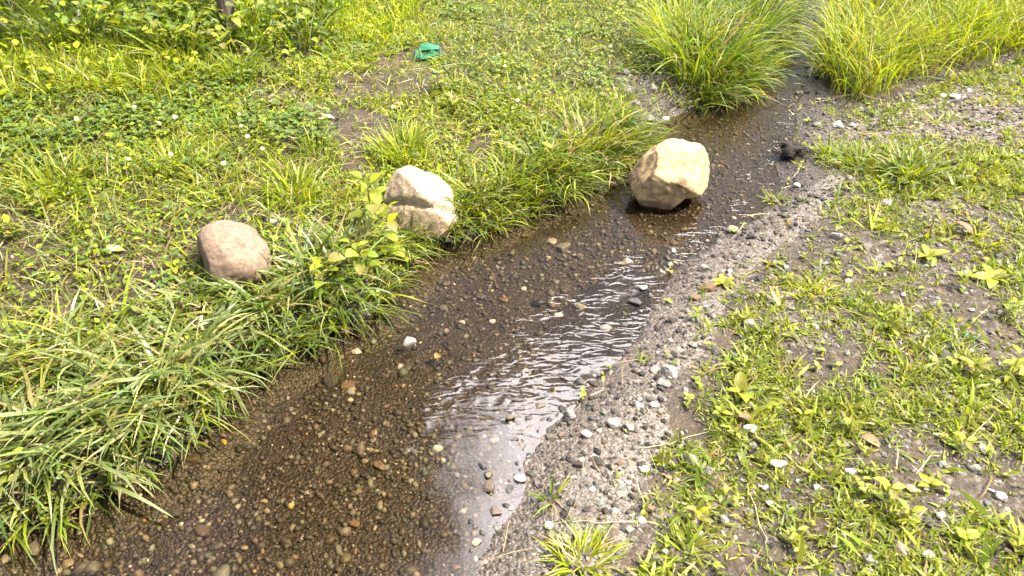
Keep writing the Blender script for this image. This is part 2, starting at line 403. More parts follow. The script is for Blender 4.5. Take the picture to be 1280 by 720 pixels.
LEAF_T = np.array([0, .18, .42, .70, 1.0]); LEAF_W = np.array([.10, .78, 1.0, .66, .03])
def leaves(base, az, pitch, roll, length, width, curl, col, lobed=False, wprof=None):
    """ovate leaves folded a little along the midrib, 5 stations of 3 points"""
    n = len(base); wp = LEAF_W if wprof is None else np.asarray(wprof)
    S = len(LEAF_T)
    ang = pitch[:, None] - curl[:, None] * LEAF_T[None, :]          # pitch above the horizon, falling towards the tip
    st = np.diff(LEAF_T)[None, :] * length[:, None]
    mid = (ang[:, 1:] + ang[:, :-1]) / 2
    r_ = np.concatenate([np.zeros((n, 1)), np.cumsum(np.cos(mid) * st, 1)], 1); z_ = np.concatenate([np.zeros((n, 1)), np.cumsum(np.sin(mid) * st, 1)], 1)
    ca, sa = np.cos(az)[:, None], np.sin(az)[:, None]
    c = np.stack([base[:, 0:1] + ca * r_, base[:, 1:2] + sa * r_, base[:, 2:3] + z_], -1)
    nx, ny, nz = -np.sin(ang) * ca, -np.sin(ang) * sa, np.cos(ang)
    cr, sr = np.cos(roll)[:, None], np.sin(roll)[:, None]
    side = np.stack([-sa * cr + nx * sr, ca * cr + ny * sr, nz * sr], -1)
    up = np.stack([nx * cr + sa * sr, ny * cr - ca * sr, nz * cr], -1)
    hw = (width[:, None] * wp[None, :] / 2)[..., None]
    V = np.stack([c - side * hw + up * hw * .35, c, c + side * hw + up * hw * .35], 2).reshape(-1, 3)
    b = (np.arange(n) * S * 3)[:, None, None]; k = (np.arange(S - 1) * 3)[None, :, None]
    F = np.concatenate([(b + k + np.array([0, 1, 4, 3])), (b + k + np.array([1, 2, 5, 4]))], 1).reshape(-1, 4)
    C = np.repeat(col, S * 3, axis=0)
    return V, F, C

def ico(sub):
    import bmesh
    bm = bmesh.new(); bmesh.ops.create_icosphere(bm, subdivisions=sub, radius=1)
    V = np.array([v.co[:] for v in bm.verts]); F = np.array([[v.index for v in f.verts] for f in bm.faces]); bm.free()
    return V, F
ICO = {k: ico(k) for k in (1, 2, 3, 4, 5)}
def stone_proto(sub, r, cuts=7, rough=.0):
    V, F = ICO[sub]
    V = V.copy()
    for _ in range(cuts):
        n = r.normal(size=3); n /= np.linalg.norm(n); d = r.uniform(.42, .85)
        e = V @ n - d
        V -= np.where(e > 0, e, 0)[:, None] * n[None, :] * .92
    V += r.normal(0, rough, V.shape)
    return V, F
def stones(pos, size, col, sub, r, embed=.35, protos=24, flat=(.45, .8)):
    n = len(pos); pr = [stone_proto(sub, r, rough=.03) for _ in range(protos)]
    F0 = pr[0][1]; nv = len(pr[0][0])
    PV = np.stack([p[0] for p in pr])
    V = PV[r.integers(0, protos, n)]
    V = V * np.stack([size * r.uniform(.75, 1.25, n), size * r.uniform(.6, 1.0, n), size * r.uniform(*flat, n)], -1)[:, None, :]
    tx = r.normal(0, .3, n)[:, None]; y, z = V[..., 1], V[..., 2]
    V = np.stack([V[..., 0], y * np.cos(tx) - z * np.sin(tx), y * np.sin(tx) + z * np.cos(tx)], -1)
    a = r.uniform(0, 2 * np.pi, n)[:, None]; x, y = V[..., 0], V[..., 1]
    V = np.stack([x * np.cos(a) - y * np.sin(a), x * np.sin(a) + y * np.cos(a), V[..., 2]], -1)
    p = pos.copy(); p[:, 2] += size * (.5 - embed) * .6
    V = (V + p[:, None, :]).reshape(-1, 3)
    F = (F0[None] + (np.arange(n) * nv)[:, None, None]).reshape(-1, 3)
    return V, F, np.repeat(col, nv, axis=0)

def scatter(n, region=None, m=130):
    x = rng.uniform(-4.4, 4.6, n); y = rng.uniform(.4, 7.6, n)
    k = in_view(x, y, m)
    if region is not None: k &= region(x, y)
    return x[k], y[k]
def mixcol(cols, n, jit=.18, w=None, r=rng):
    cols = np.array(cols)
    i = r.choice(len(cols), n, p=w)
    c = cols[i] * np.exp(r.normal(0, jit, (n, 1))) * np.exp(r.normal(0, min(jit * .35, .06), (n, 3)))
    return np.clip(c, .004, .9)
STONE_COLS = [(.135, .12, .095), (.09, .075, .058), (.205, .185, .15), (.115, .085, .056), (.055, .046, .036), (.265, .24, .19), (.13, .085, .05), (.072, .057, .042)]

# ------------------------------------------------------------------ boulders
def noise3(V, s, seed):
    """smooth 3-D noise, -1..1, from a few random plane waves"""
    r = np.random.default_rng(seed); o = np.zeros(len(V))
    for k in range(14):
        d = r.normal(size=3); d /= np.linalg.norm(d)
        o += np.sin(V @ d * s * r.uniform(.6, 1.7) + r.uniform(0, 6.28))
    return o / 5
CAMX, CAMU, CAMB = np.array([1, 0, 0]), np.array([0, SP, CP]), np.array([0, -CP, SP])
def boulder(name, outline, base_px, depth, planes, colfn, mat, seed, rough=.012, crease=None, soft=.97, smooth=False):
    """a rock whose outline across the line of sight is OUTLINE (photo pixels), inflated to DEPTH metres along it, then cut by PLANES"""
    ol = np.array(outline, float)
    g = G(*base_px)
    fwd = g[1] * CP - (g[2] - CAM_H) * SP
    cx, cy = ol[:, 0].mean(), ol[:, 1].mean()
    q = (ol - [cx, cy]) / FPX * fwd; q[:, 1] *= -1
    th = np.arctan2(q[:, 1], q[:, 0]); rr = np.hypot(q[:, 0], q[:, 1]); o = np.argsort(th)
    th, rr = th[o], rr[o]
    V, F = ICO[5]
    u, v, w = V[:, 0], V[:, 1], V[:, 2]
    a = np.arctan2(v, u)
    Rr = sum(k * np.interp(a + da, np.concatenate([th - 2 * np.pi, th, th + 2 * np.pi]), np.tile(rr, 3)) for da, k in zip((-.22, -.11, 0, .11, .22), (.12, .22, .32, .22, .12))) if smooth else np.interp(a, np.concatenate([th - 2 * np.pi, th, th + 2 * np.pi]), np.tile(rr, 3))
    # soften the outline's corners a little
    p = np.stack([u * Rr, v * Rr, w * depth / 2], -1)
    for n, d in planes:
        n = np.array(n, float); n /= np.linalg.norm(n)
        e = p @ n - d
        p -= np.where(e > 0, e, 0)[:, None] * n * soft
    size = rr.mean()
    if crease is not None: p = crease(p, size)
    nn = V / np.linalg.norm(V, axis=1)[:, None]
    p += nn * (noise3(p, 16 / size * .35, seed) * rough * .9 + noise3(p, 60 / size * .35, seed + 1) * rough * .4 + noise3(p, 170 / size * .35, seed + 2) * rough * .16)[:, None]
    wv = p[:, :1] * CAMX + p[:, 1:2] * CAMU + p[:, 2:] * CAMB
    # centre of the rock along its line of sight
    c = np.array([(cx - 640) / FPX * fwd, 0, 0]); dz = (360 - cy) / FPX * fwd
    centre = np.array([0, 0, CAM_H]) - CAMB * fwd + CAMX * (cx - 640) / FPX * fwd + CAMU * dz
    centre = centre - CAMB * 0
    return wv, F, centre

def rock_material(name, base, dark, light, patch_tone=None, scale=1.0):
    m, t, N, L = new_mat(name)
    tc = N('ShaderNodeTexCoord')
    def noise(s, d=6, ro=.65):
        n = N('ShaderNodeTexNoise'); n.inputs['Scale'].default_value = s; n.inputs['Detail'].default_value = d; n.inputs['Roughness'].default_value = ro
        L(tc.outputs['Object'], n.inputs['Vector']); return n
    a, b, c = noise(9 * scale), noise(85 * scale, 5, .75), noise(30 * scale, 8, .7)
    r1 = N('ShaderNodeValToRGB'); e = r1.color_ramp.elements; e[0].position = .35; e[0].color = (*base, 1); e[1].position = .66; e[1].color = (*light, 1)
    L(a.outputs['Fac'], r1.inputs['Fac'])
    mr = N('ShaderNodeMapRange'); mr.inputs['From Min'].default_value = .52; mr.inputs['From Max'].default_value = .68; L(c.outputs['Fac'], mr.inputs['Value'])
    mx = N('ShaderNodeMix'); mx.data_type = 'RGBA'; mx.inputs['B'].default_value = (*dark, 1)
    sc = N('ShaderNodeMath'); sc.operation = 'MULTIPLY'; sc.inputs[1].default_value = .75; L(mr.outputs[0], sc.inputs[0])
    L(sc.outputs[0], mx.inputs['Factor']); L(r1.outputs['Color'], mx.inputs['A'])
    m2 = N('ShaderNodeMapRange'); m2.inputs['From Min'].default_value = .3; m2.inputs['From Max'].default_value = .7; m2.inputs['To Min'].default_value = .5; m2.inputs['To Max'].default_value = 1.32; L(b.outputs['Fac'], m2.inputs['Value'])
    vm = N('ShaderNodeVectorMath'); vm.operation = 'SCALE'; L(mx.outputs['Result'], vm.inputs[0]); L(m2.outputs[0], vm.inputs['Scale'])
    col = vm.outputs[0]
    if patch_tone:
        # brown stains, silt band and other darker patches, placed by the vertex mask
        at = N('ShaderNodeAttribute'); at.attribute_name = 'col'; sp = N('ShaderNodeSeparateColor'); L(at.outputs['Color'], sp.inputs[0])
        ad = N('ShaderNodeMath'); ad.operation = 'MULTIPLY'; L(sp.outputs[0], ad.inputs[0])
        nr = N('ShaderNodeMapRange'); nr.inputs['From Min'].default_value = .35; nr.inputs['From Max'].default_value = .6; L(c.outputs['Fac'], nr.inputs['Value']); L(nr.outputs[0], ad.inputs[1])
        ms = N('ShaderNodeMix'); ms.data_type = 'RGBA'; ms.inputs['B'].default_value = (*patch_tone, 1); L(ad.outputs[0], ms.inputs['Factor']); L(col, ms.inputs['A']); col = ms.outputs['Result']
    p = N('ShaderNodeBsdfPrincipled'); p.inputs['Roughness'].default_value = .85; L(col, p.inputs['Base Color'])
    bu = N('ShaderNodeBump'); bu.inputs['Strength'].default_value = .7; bu.inputs['Distance'].default_value = .006; L(b.outputs['Fac'], bu.inputs['Height'])
    b2 = N('ShaderNodeBump'); b2.inputs['Strength'].default_value = .5; b2.inputs['Distance'].default_value = .012; L(c.outputs['Fac'], b2.inputs['Height']); L(bu.outputs[0], b2.inputs['Normal'])
    L(b2.outputs[0], p.inputs['Normal'])
    o = N('ShaderNodeOutputMaterial'); L(p.outputs[0], o.inputs['Surface'])
    return m

def place_boulder(name, label, built, mat, patch_at=None, wet=False):
    V, F, c = built
    q = np.stack([V @ CAMX, V @ CAMU, V @ CAMB], -1)
    s = np.zeros(len(V))
    for (sx, sy, rad, amt) in (patch_at or ()):
        s = np.maximum(s, amt * sstep(rad, rad * .3, np.hypot(q[:, 0] - sx, q[:, 1] - sy)))
    if wet: s = np.maximum(s, 2.6 * sstep(.040, .010, V[:, 2] + c[2] + .012 * noise3(V, 40, 5)))      # wet, silty band at the water line
    o = link(name, mesh_from(name, V, F, np.stack([s] * 3, -1)), mat, loc=c)
    tag(o, label, 'rock', 'boulders along the stream')
    return o

mA = rock_material('cream_granite', (.38, .255, .115), (.17, .10, .045), (.50, .37, .20), (.10, .062, .03))
bA = boulder('boulder', [(787, 222), (793, 208), (806, 196), (822, 184), (836, 179), (852, 175), (868, 178), (877, 190), (886, 203), (890, 214), (888, 228), (881, 240), (868, 246), (853, 248), (840, 258), (825, 269), (810, 258), (796, 246), (788, 235)],
             (830, 267), .30, [((.12, .22, .97), .078), ((-.80, .25, .54), .112), ((.10, .86, .50), .110), ((-.28, -.70, .66), .092), ((.84, -.22, .50), .106), ((-.62, .74, .26), .134)], None, mA, 3, .0085, soft=.94)
place_boulder('boulder', 'big tan and cream angular boulder standing in the middle of the stream', bA, mA, [(.02, -.05, .065, 1.), (-.13, .0, .08, .8), (-.05, -.09, .07, .7)], True)

def ledge(p, s):
    # an open crack runs right round: the cap overhangs the body
    line = -.005 + .035 * np.sin(p[:, 0] * 14 + 2.4) * .4 - .05 * p[:, 0]
    d = p[:, 1] - line
    cut = np.exp(-((d + .012) / .011) ** 2) * .017
    body = np.where(d < -.012, .010, 0)
    r = np.hypot(p[:, 0], p[:, 2]) + 1e-6
    k = 1 - np.minimum((cut + body * (p[:, 2] > 0)) / r, .4)
    p = p.copy(); p[:, 0] *= np.where(d < -.012, 1, k); p[:, 2] *= k
    return p
mB = rock_material('pale_split_rock', (.37, .265, .16), (.17, .11, .06), (.50, .39, .27), (.10, .07, .04), 1.2)
bB = boulder('boulder', [(479, 258), (486, 232), (497, 213), (514, 208), (532, 215), (557, 229), (566, 246), (567, 256), (575, 271), (568, 287), (552, 298), (530, 298), (505, 293), (485, 280)],
             (540, 296), .26, [((.2, .75, .65), .10), ((-.6, .1, .8), .10), ((.75, .1, .7), .105), ((0, -.6, .8), .10)], None, mB, 9, .0045, ledge)
place_boulder('boulder', 'pale boulder split by a crack under its cap, at the grassy water edge', bB, mB, [(-.07, -.07, .10, .9), (.02, -.10, .08, .7), (-.09, .03, .06, .5)], True)

mC = rock_material('pink_boulder_stone', (.18, .118, .080), (.095, .062, .042), (.27, .19, .135), (.05, .04, .03), 1.0)
bC = boulder('boulder', [(246, 318), (248, 301), (255, 289), (267, 281), (283, 276), (298, 278), (312, 285), (323, 296), (332, 309), (338, 325), (336, 342), (325, 355), (295, 362), (262, 362), (248, 347)],
             (292, 350), .24, [((-.86, -.32, .40), .080)], None, mC, 15, .005, soft=.9, smooth=True)
place_boulder('boulder', 'rounded pinkish brown boulder half sunk in the long grass', bC, mC, [(-.09, -.05, .07, .7)])

# ------------------------------------------------------------------ gravel (nobody could count it)
def build_gravel():
    def put(name, n, region, smin, smax, sub, cols, mat, embed, jit=.35, thin=None, power=2.2):
        x, y = scatter(n, region)
        if thin is not None:
            k = rng.uniform(size=len(x)) < thin(x, y); x, y = x[k], y[k]
        s = smin + (smax - smin) * rng.uniform(size=len(x)) ** power
        c = mixcol(cols, len(x), jit)
        dr = nearest(DR, x, y) + (fbm(x * 9, y * 9, 71) - .5) * .18
        c *= np.where(nearest(INS, x, y), .80, .76)[:, None]
        c *= np.where(nearest(INS, x, y) | nearest(LFT, x, y), 1., .42 + .46 * sstep(.05, .45, dr))[:, None]      # damp stones are darker
        return stones(np.stack([x, y, H(x, y)], -1), s / 2, c, sub, rng, embed)
    dry = lambda x, y: ~nearest(INS, x, y) & ~nearest(LFT, x, y)
    core = lambda x, y: dry(x, y) & any_in(x, y, [Z_GRAVEL, Z_TRACK])
    rest = lambda x, y: dry(x, y) & ~any_in(x, y, [Z_GRAVEL, Z_TRACK, Z_TALL])
    top = lambda x, y: nearest(LFT, x, y) & inside(x, y, Z_GRAVEL_TOP)
    bed = lambda x, y: nearest(INS, x, y) & ~(inside(x + (fbm(x * 8, y * 8, 81) - .5) * .2, y, Z_MUD) & (rng.uniform(size=np.shape(x)) < .93))
    a = [put('', 110000, core, .004, .015, 1, STONE_COLS, None, .3, .6, power=1.4),
         put('', 120000, core, .008, .031, 1, STONE_COLS, None, .27, .55, power=2.0),
         put('', 220000, rest, .004, .016, 1, STONE_COLS, None, .3, thin=lambda x, y: .25 + .6 * (vnoise(x * 5, y * 5, 60) > .45)),
         put('', 34000, rest, .005, .015, 1, [(.25, .23, .20), (.18, .165, .14), (.32, .30, .26)], None, .3, .2),
         put('', 40000, rest, .010, .032, 1, [(.20, .185, .165), (.13, .12, .105), (.27, .25, .22), (.16, .13, .10)], None, .3),
         put('', 60000, top, .006, .02, 1, STONE_COLS, None, .3), put('', 15000, top, .015, .04, 1, STONE_COLS, None, .3),
         put('', 30000, lambda x, y: nearest(LFT, x, y), .006, .02, 1, [(.2, .15, .11), (.3, .25, .2)], None, .3, thin=lambda x, y: np.where(any_in(x, y, Z_BARE), .6, .05))]
    kind(link('gravel', mesh_from('gravel', *merge(a), smooth=False), M_STONE), 'stuff')
    BED = [(.085, .072, .052), (.06, .05, .036), (.11, .095, .068), (.15, .132, .096), (.085, .06, .036), (.038, .032, .025), (.12, .092, .055), (.19, .18, .15), (.095, .09, .075), (.06, .05, .036), (.07, .06, .045), (.05, .04, .03), (.14, .13, .105), (.045, .037, .028)]
    b = [put('', 90000, bed, .004, .012, 1, BED, None, .34, .5, power=1.8), put('', 290000, bed, .007, .026, 1, BED, None, .34, .5, power=1.9, thin=lambda x, y: np.clip(.18 + 3.2 * (fbm(x * 3.1, y * 3.1, 83) - .36), .12, 1)), put('', 16000, bed, .020, .042, 1, BED, None, .4, .45, thin=lambda x, y: np.clip(4 * (fbm(x * 2.3, y * 2.3, 84) - .42), .05, 1)), put('', 1500, bed, .03, .055, 2, BED, None, .42, .4)]
    kind(link('stream_bed_gravel', mesh_from('stream_bed_gravel', *merge(b)), M_WETSTONE), 'stuff')
build_gravel()

# ------------------------------------------------------------------ grass and ground cover (nobody could count it)
FRESH = [(.185, .235, .012), (.15, .205, .013), (.22, .255, .015), (.11, .165, .016), (.235, .245, .022)]
YELLOW = [(.29, .32, .010), (.25, .30, .010), (.32, .32, .018), (.20, .26, .012)]
DEEP = [(.065, .105, .016), (.085, .13, .016), (.10, .145, .018), (.075, .12, .032)]
GREY = [(.17, .205, .065), (.13, .17, .05), (.20, .225, .085), (.10, .14, .03), (.20, .20, .05)]
STRAW = [(.32, .25, .12), (.24, .18, .09), (.38, .32, .19), (.20, .13, .06)]
DOWN = -math.pi / 2 + .35                            # towards the stream from the left bank
def field(n, region, lmin, lmax, w, cols, a0=(.05, .7), bend=(.3, 1.4), dens=None, straw=.07, seg=4, azb=None, jit=.18, lp=1.0):
    x, y = scatter(n, region)
    if dens is not None:
        k = rng.uniform(size=len(x)) < dens(x, y); x, y = x[k], y[k]
    m = len(x)
    az = rng.uniform(0, 2 * np.pi, m)
    if azb is not None: az = azb[0] + rng.normal(0, azb[1], m)
    col = mixcol(cols, m, jit)
    tone = np.exp((fbm(x * 2.2, y * 2.2, 77) - .5) * .5)[:, None]
    col = np.clip(col * tone, 0, .9)
    st = rng.uniform(size=m) < straw
    col[st] = mixcol(STRAW, st.sum(), .2)
    ln = lmin + (lmax - lmin) * rng.uniform(size=m) ** lp
    ln = ln * (.6 + .8 * fbm(x * 3, y * 3, 31))
    return blades(np.stack([x, y, H(x, y) - .004], -1), az, ln, w * rng.uniform(.6, 1.3, m), rng.uniform(*a0, m), rng.uniform(*bend, m), col, seg)

lawn = lambda x, y: nearest(LFT, x, y) & (nearest(DL, x, y) > .015)
bare_d = lambda x, y: np.where(any_in(x, y, Z_BARE + [Z_GRAVEL_TOP]), .14, 1.0)
patchy = lambda x, y: bare_d(x, y) * np.clip(.10 + 2.3 * (fbm(x * 3.3, y * 3.3, 5) - .30), .08, 1)
near_lawn = lambda x, y: lawn(x, y) & (y < 2.45)
far_lawn = lambda x, y: lawn(x, y) & (y >= 2.2) & ~inside(x, y, Z_SHORT) & ~inside(x, y, Z_UNDER)
g = [field(230000, near_lawn, .04, .15, .0056, FRESH + FRESH + GREY + YELLOW[:2], (.3, 1.2), (.3, 1.6), patchy, .12),
     field(160000, near_lawn, .03, .10, .0035, FRESH + STRAW[:2], (.5, 1.3), (.2, 1.2), None, .1, 3),
     field(420000, far_lawn, .025, .10, .0052, FRESH + YELLOW[:2], (.2, 1.0), (.3, 1.4), patchy, .08),
     field(420000, far_lawn, .02, .06, .004, FRESH, (.4, 1.2), (.3, 1.2), lambda x, y: np.clip(bare_d(x, y) + .1, 0, 1), .07, 3),
     field(620000, lambda x, y: inside(x, y, Z_SHORT) & lawn(x, y), .02, .07, .0042, FRESH + DEEP[1:], (.3, 1.2), (.3, 1.2), bare_d, .12, 3),
     field(330000, lambda x, y: (inside(x, y, Z_YELLOW) | inside(x, y, Z_YELLOW_LEFT)) & lawn(x, y), .06, .16, .0055, YELLOW + FRESH, (.05, .7), (.3, 1.4), None, .03)]
fringe = lambda x, y: nearest(LFT, x, y) & (nearest(DL, x, y) < .11) & (nearest(DL, x, y) > .004) & ~inside(x, y, Z_GRAVEL_TOP)
g += [field(300000, lambda x, y: fringe(x, y) & (fbm(x * 6, y * 6, 44) > .36), .05, .17, .0062, FRESH + GREY + DEEP[:2], (.3, 1.0), (.5, 1.7), None, .12, 5, (DOWN, .8))]
g += [field(330000, lambda x, y: nearest(LFT, x, y) & (nearest(DL, x, y) < .05) & ~inside(x, y, Z_GRAVEL_TOP) & (fbm(x * 7, y * 7, 45) > .33), .09, .21, .0062, FRESH + GREY + DEEP, (.5, 1.2), (.4, 1.4), None, .10, 5, (DOWN + .25, .7))]
kind(link('lawn_grass', mesh_from('lawn_grass', *merge(g)), M_GRASS), 'stuff')

tall = lambda x, y: inside(x, y, Z_TALL) & ~nearest(INS, x, y)
g = [field(250000, tall, .10, .36, .0052, YELLOW + [(.14, .19, .03), (.09, .14, .02)], (.02, .6), (.4, 1.7), lambda x, y: np.clip((fbm(x * 5, y * 5, 49) - .25) * 2.8, .15, 1), .12, 5, lp=.9),
     field(120000, lambda x, y: inside(x, y, Z_LUSH) & ~nearest(INS, x, y), .12, .30, .0055, DEEP + FRESH, (.02, .6), (.4, 1.7), None, .08, 5),
     field(60000, lambda x, y: (y > 5.2) & (x > .4) & ~nearest(INS, x, y), .14, .3, .006, YELLOW, (.05, .5), (.3, 1.3), None, .05, 4)]
kind(link('meadow_grass', mesh_from('meadow_grass', *merge(g)), M_GRASS), 'stuff')

def build_turf():
    """little rosettes of short grass dotted over the gravelly right side"""
    reg = lambda x, y: ~nearest(LFT, x, y) & ~nearest(INS, x, y) & ~inside(x, y, Z_TALL)
    x, y = scatter(360000, reg)
    d = np.clip((fbm(x * 4.5, y * 4.5, 91, 3) - .30) * 3.2, .10, 1)
    ox, oy = (fbm(x * 5, y * 5, 303) - .5) * .5, (fbm(x * 5, y * 5, 304) - .5) * .5
    d = np.where(inside(x + ox, y + oy, Z_GRAVEL), .03, d); d = np.where(inside(x, y, Z_TRACK), d * .45, d)
    d = d * sstep(.04, .42, nearest(DR, x, y))
    k = rng.uniform(size=len(x)) < d * .76; x, y = x[k], y[k]
    q = rng.integers(4, 10, len(x)); sc = np.exp(rng.normal(0, .35, len(x)))
    i = np.repeat(np.arange(len(x)), q); m = len(i)
    bx, by = x[i] + rng.normal(0, .006, m) * sc[i], y[i] + rng.normal(0, .006, m) * sc[i]
    tc_ = mixcol([(.215, .245, .024), (.175, .215, .022), (.24, .255, .03), (.13, .17, .022)], len(x), .15)
    col = np.clip(tc_[i] * np.exp(rng.normal(0, .12, (m, 1))), 0, .9)
    st = rng.uniform(size=m) < .05; col[st] = mixcol(STRAW, st.sum())
    a = blades(np.stack([bx, by, H(bx, by) - .003], -1), rng.uniform(0, 6.283, m), sc[i] * rng.uniform(.012, .038, m), sc[i] * rng.uniform(.0024, .0052, m), rng.uniform(.3, 1.25, m), rng.uniform(.1, 1.0, m), col, 3)
    kind(link('short_turf', mesh_from('short_turf', *a), M_GRASS), 'stuff')
    # tiny broad seedlings among it
    x, y = scatter(42000, reg)
    k = rng.uniform(size=len(x)) < np.where(inside(x, y, Z_GRAVEL) | inside(x, y, Z_TRACK), .02, .17); x, y = x[k], y[k]
    q = rng.integers(2, 6, len(x)); i = np.repeat(np.arange(len(x)), q); m = len(i)
    L_ = rng.uniform(.010, .026, m)
    b = leaves(np.stack([x[i], y[i], H(x[i], y[i]) + rng.uniform(.003, .018, m)], -1), rng.uniform(0, 6.283, m), rng.uniform(-.1, .8, m), rng.normal(0, .3, m), L_, L_ * rng.uniform(.4, .75, m), rng.uniform(.1, .9, m), mixcol([(.21, .24, .03), (.17, .205, .025), (.24, .255, .04)], m, .15))
    kind(link('seedling_cover', mesh_from('seedling_cover', *b), M_LEAF), 'stuff')
build_turf()

def build_leafy():
    def bunch(n, reg, zlo, zhi, lmin, lmax, ratio, cols, dens=None, pit=(-.2, .8)):
        x, y = scatter(n, reg)
        if dens is not None: k = rng.uniform(size=len(x)) < dens(x, y); x, y = x[k], y[k]
        m = len(x); L_ = rng.uniform(lmin, lmax, m)
        hgt = (zlo + (zhi - zlo) * rng.uniform(size=m) ** .7) * (.45 + 1.1 * fbm(x * 3.5, y * 3.5, 55))
        return leaves(np.stack([x, y, H(x, y) + hgt], -1), rng.uniform(0, 6.283, m), rng.uniform(*pit, m), rng.normal(0, .35, m), L_, L_ * ratio * rng.uniform(.8, 1.2, m), rng.uniform(.2, 1.0, m), np.clip(mixcol(cols, m, .2), 0, .9))
    under = lambda x, y: inside(x, y, Z_UNDER) & lawn(x, y)
    a = [bunch(150000, under, .03, .21, .025, .06, .62, FRESH + DEEP[1:3], lambda x, y: np.clip((fbm(x * 2.6, y * 2.6, 66) - .25) * 2.4, .1, 1)),
         bunch(24000, lambda x, y: lawn(x, y) & (inside(x, y, Z_YELLOW_LEFT) | inside(x, y, Z_YELLOW)), .02, .10, .02, .045, .6, YELLOW)]
    a += [bunch(150000, lambda x, y: lawn(x, y) & ~inside(x, y, Z_UNDER), .006, .05, .008, .021, .6, FRESH + YELLOW[:2] + DEEP[2:3], lambda x, y: bare_d(x, y) * np.clip((fbm(x * 4.2, y * 4.2, 68) - .3) * 2.6, .08, 1))]
    kind(link('undergrowth', mesh_from('undergrowth', *merge(a)), M_LEAF), 'stuff')
    gr = [field(120000, under, .10, .34, .007, FRESH + DEEP, (.05, .6), (.3, 1.5), None, .03, 5)]
    kind(link('undergrowth_grass', mesh_from('undergrowth_grass', *merge(gr)), M_GRASS), 'stuff')
    # clover: three round leaflets on a short stalk
    def clover(n, reg, dens, size, zlo, zhi, cols):
        x, y = scatter(n, reg); k = rng.uniform(size=len(x)) < dens(x, y); x, y = x[k], y[k]; m = len(x)
        z = H(x, y) + rng.uniform(zlo, zhi, m); a0 = rng.uniform(0, 6.283, m); c = mixcol(cols, m, .15); s = rng.uniform(.7, 1.2, m) * size
        o = []
        for q in range(3):
            o.append(leaves(np.stack([x, y, z], -1), a0 + q * 2.094 + rng.normal(0, .1, m), rng.uniform(-.1, .5, m), rng.normal(0, .2, m), s, s * .95, rng.uniform(0, .5, m), c, wprof=[.2, .7, 1., .95, .35]))
        return o
    C1 = [(.105, .165, .032), (.135, .185, .028), (.09, .145, .035), (.16, .205, .024)]
    cl = clover(130000, lambda x, y: inside(x, y, Z_CLOVER) & lawn(x, y), lambda x, y: np.clip((fbm(x * 4, y * 4, 14) - .38) * 5, .05, 1) * bare_d(x, y), .014, .015, .06, C1)
    cl += clover(110000, lambda x, y: lawn(x, y) & (y > 2.6) & ~inside(x, y, Z_UNDER) & (inside(x, y, Z_SHORT) | (x < .2)), lambda x, y: np.clip((fbm(x * 4, y * 4, 15) - .45) * 5, .02, .9) * bare_d(x, y), .013, .01, .045, C1)
    cl += clover(50000, lambda x, y: lawn(x, y) & (y < 2.6), lambda x, y: np.clip((fbm(x * 5, y * 5, 16) - .5) * 5, 0, .8) * bare_d(x, y), .012, .01, .05, C1)
    kind(link('clover_cover', mesh_from('clover_cover', *merge(cl)), M_LEAF), 'stuff')
build_leafy()

def build_straw():
    reg = lambda x, y: ~nearest(INS, x, y)
    x, y = scatter(30000, reg)
    d = np.where(nearest(LFT, x, y), np.where(any_in(x, y, Z_BARE), 1.0, .5), .18)
    k = rng.uniform(size=len(x)) < d; x, y = x[k], y[k]; m = len(x)
    a = blades(np.stack([x, y, H(x, y) + rng.uniform(.003, .03, m)], -1), rng.uniform(0, 6.283, m), rng.uniform(.03, .14, m), rng.uniform(.0012, .003, m), rng.uniform(1.35, 1.62, m), rng.normal(0, .15, m), mixcol(STRAW, m), 3)
    kind(link('dead_straw', mesh_from('dead_straw', *a), M_STRAW), 'stuff')
build_straw()

# ------------------------------------------------------------------ grass tufts one can tell apart
def tuft(px, py, n, ln, w, rad, cols, label, group, az=None, azs=1.2, a0=(.05, .7), bend=(.6, 1.8), dry=.08, mat=None, seg=7, squash=1.0):
    g = G(px, py)
    r = np.random.default_rng(int(px * 13 + py * 7))
    o = empty('grass_tuft', g); tag(o, label, 'grass tuft', group)
    def make(m, cols, lk):
        th = r.uniform(0, 6.283, m); rr = rad * np.sqrt(r.uniform(size=m))
        x, y = g[0] + rr * np.cos(th), g[1] + rr * np.sin(th) * squash
        a = th + r.normal(0, .7, m)
        if az is not None:
            pick = r.uniform(size=m) < .6
            a = np.where(pick, az + r.normal(0, azs * .5, m), a)
        lean = np.clip(rr / rad, 0, 1)
        return blades(np.stack([x, y, H(x, y) - .006], -1), a, ln * lk * r.uniform(.45, 1.15, m), w * r.uniform(.55, 1.25, m), a0[0] + (a0[1] - a0[0]) * np.clip(.55 * lean + .45 * r.uniform(size=m), 0, 1), r.uniform(*bend, m), mixcol(cols, m, .16, r=r), seg, .45, r=r)
    for nm, m, c, mt, lk in (('foliage', int(n * (1 - dry)), cols, mat or M_SEDGE, 1.0), ('dry_foliage', max(3, int(n * dry)), STRAW, M_STRAW, .85)):
        V, F, C = make(m, c, lk)
        link(nm, mesh_from(nm, V - g, F, C), mt, o)
    return o
GB = 'grass tufts overhanging the left bank of the stream'
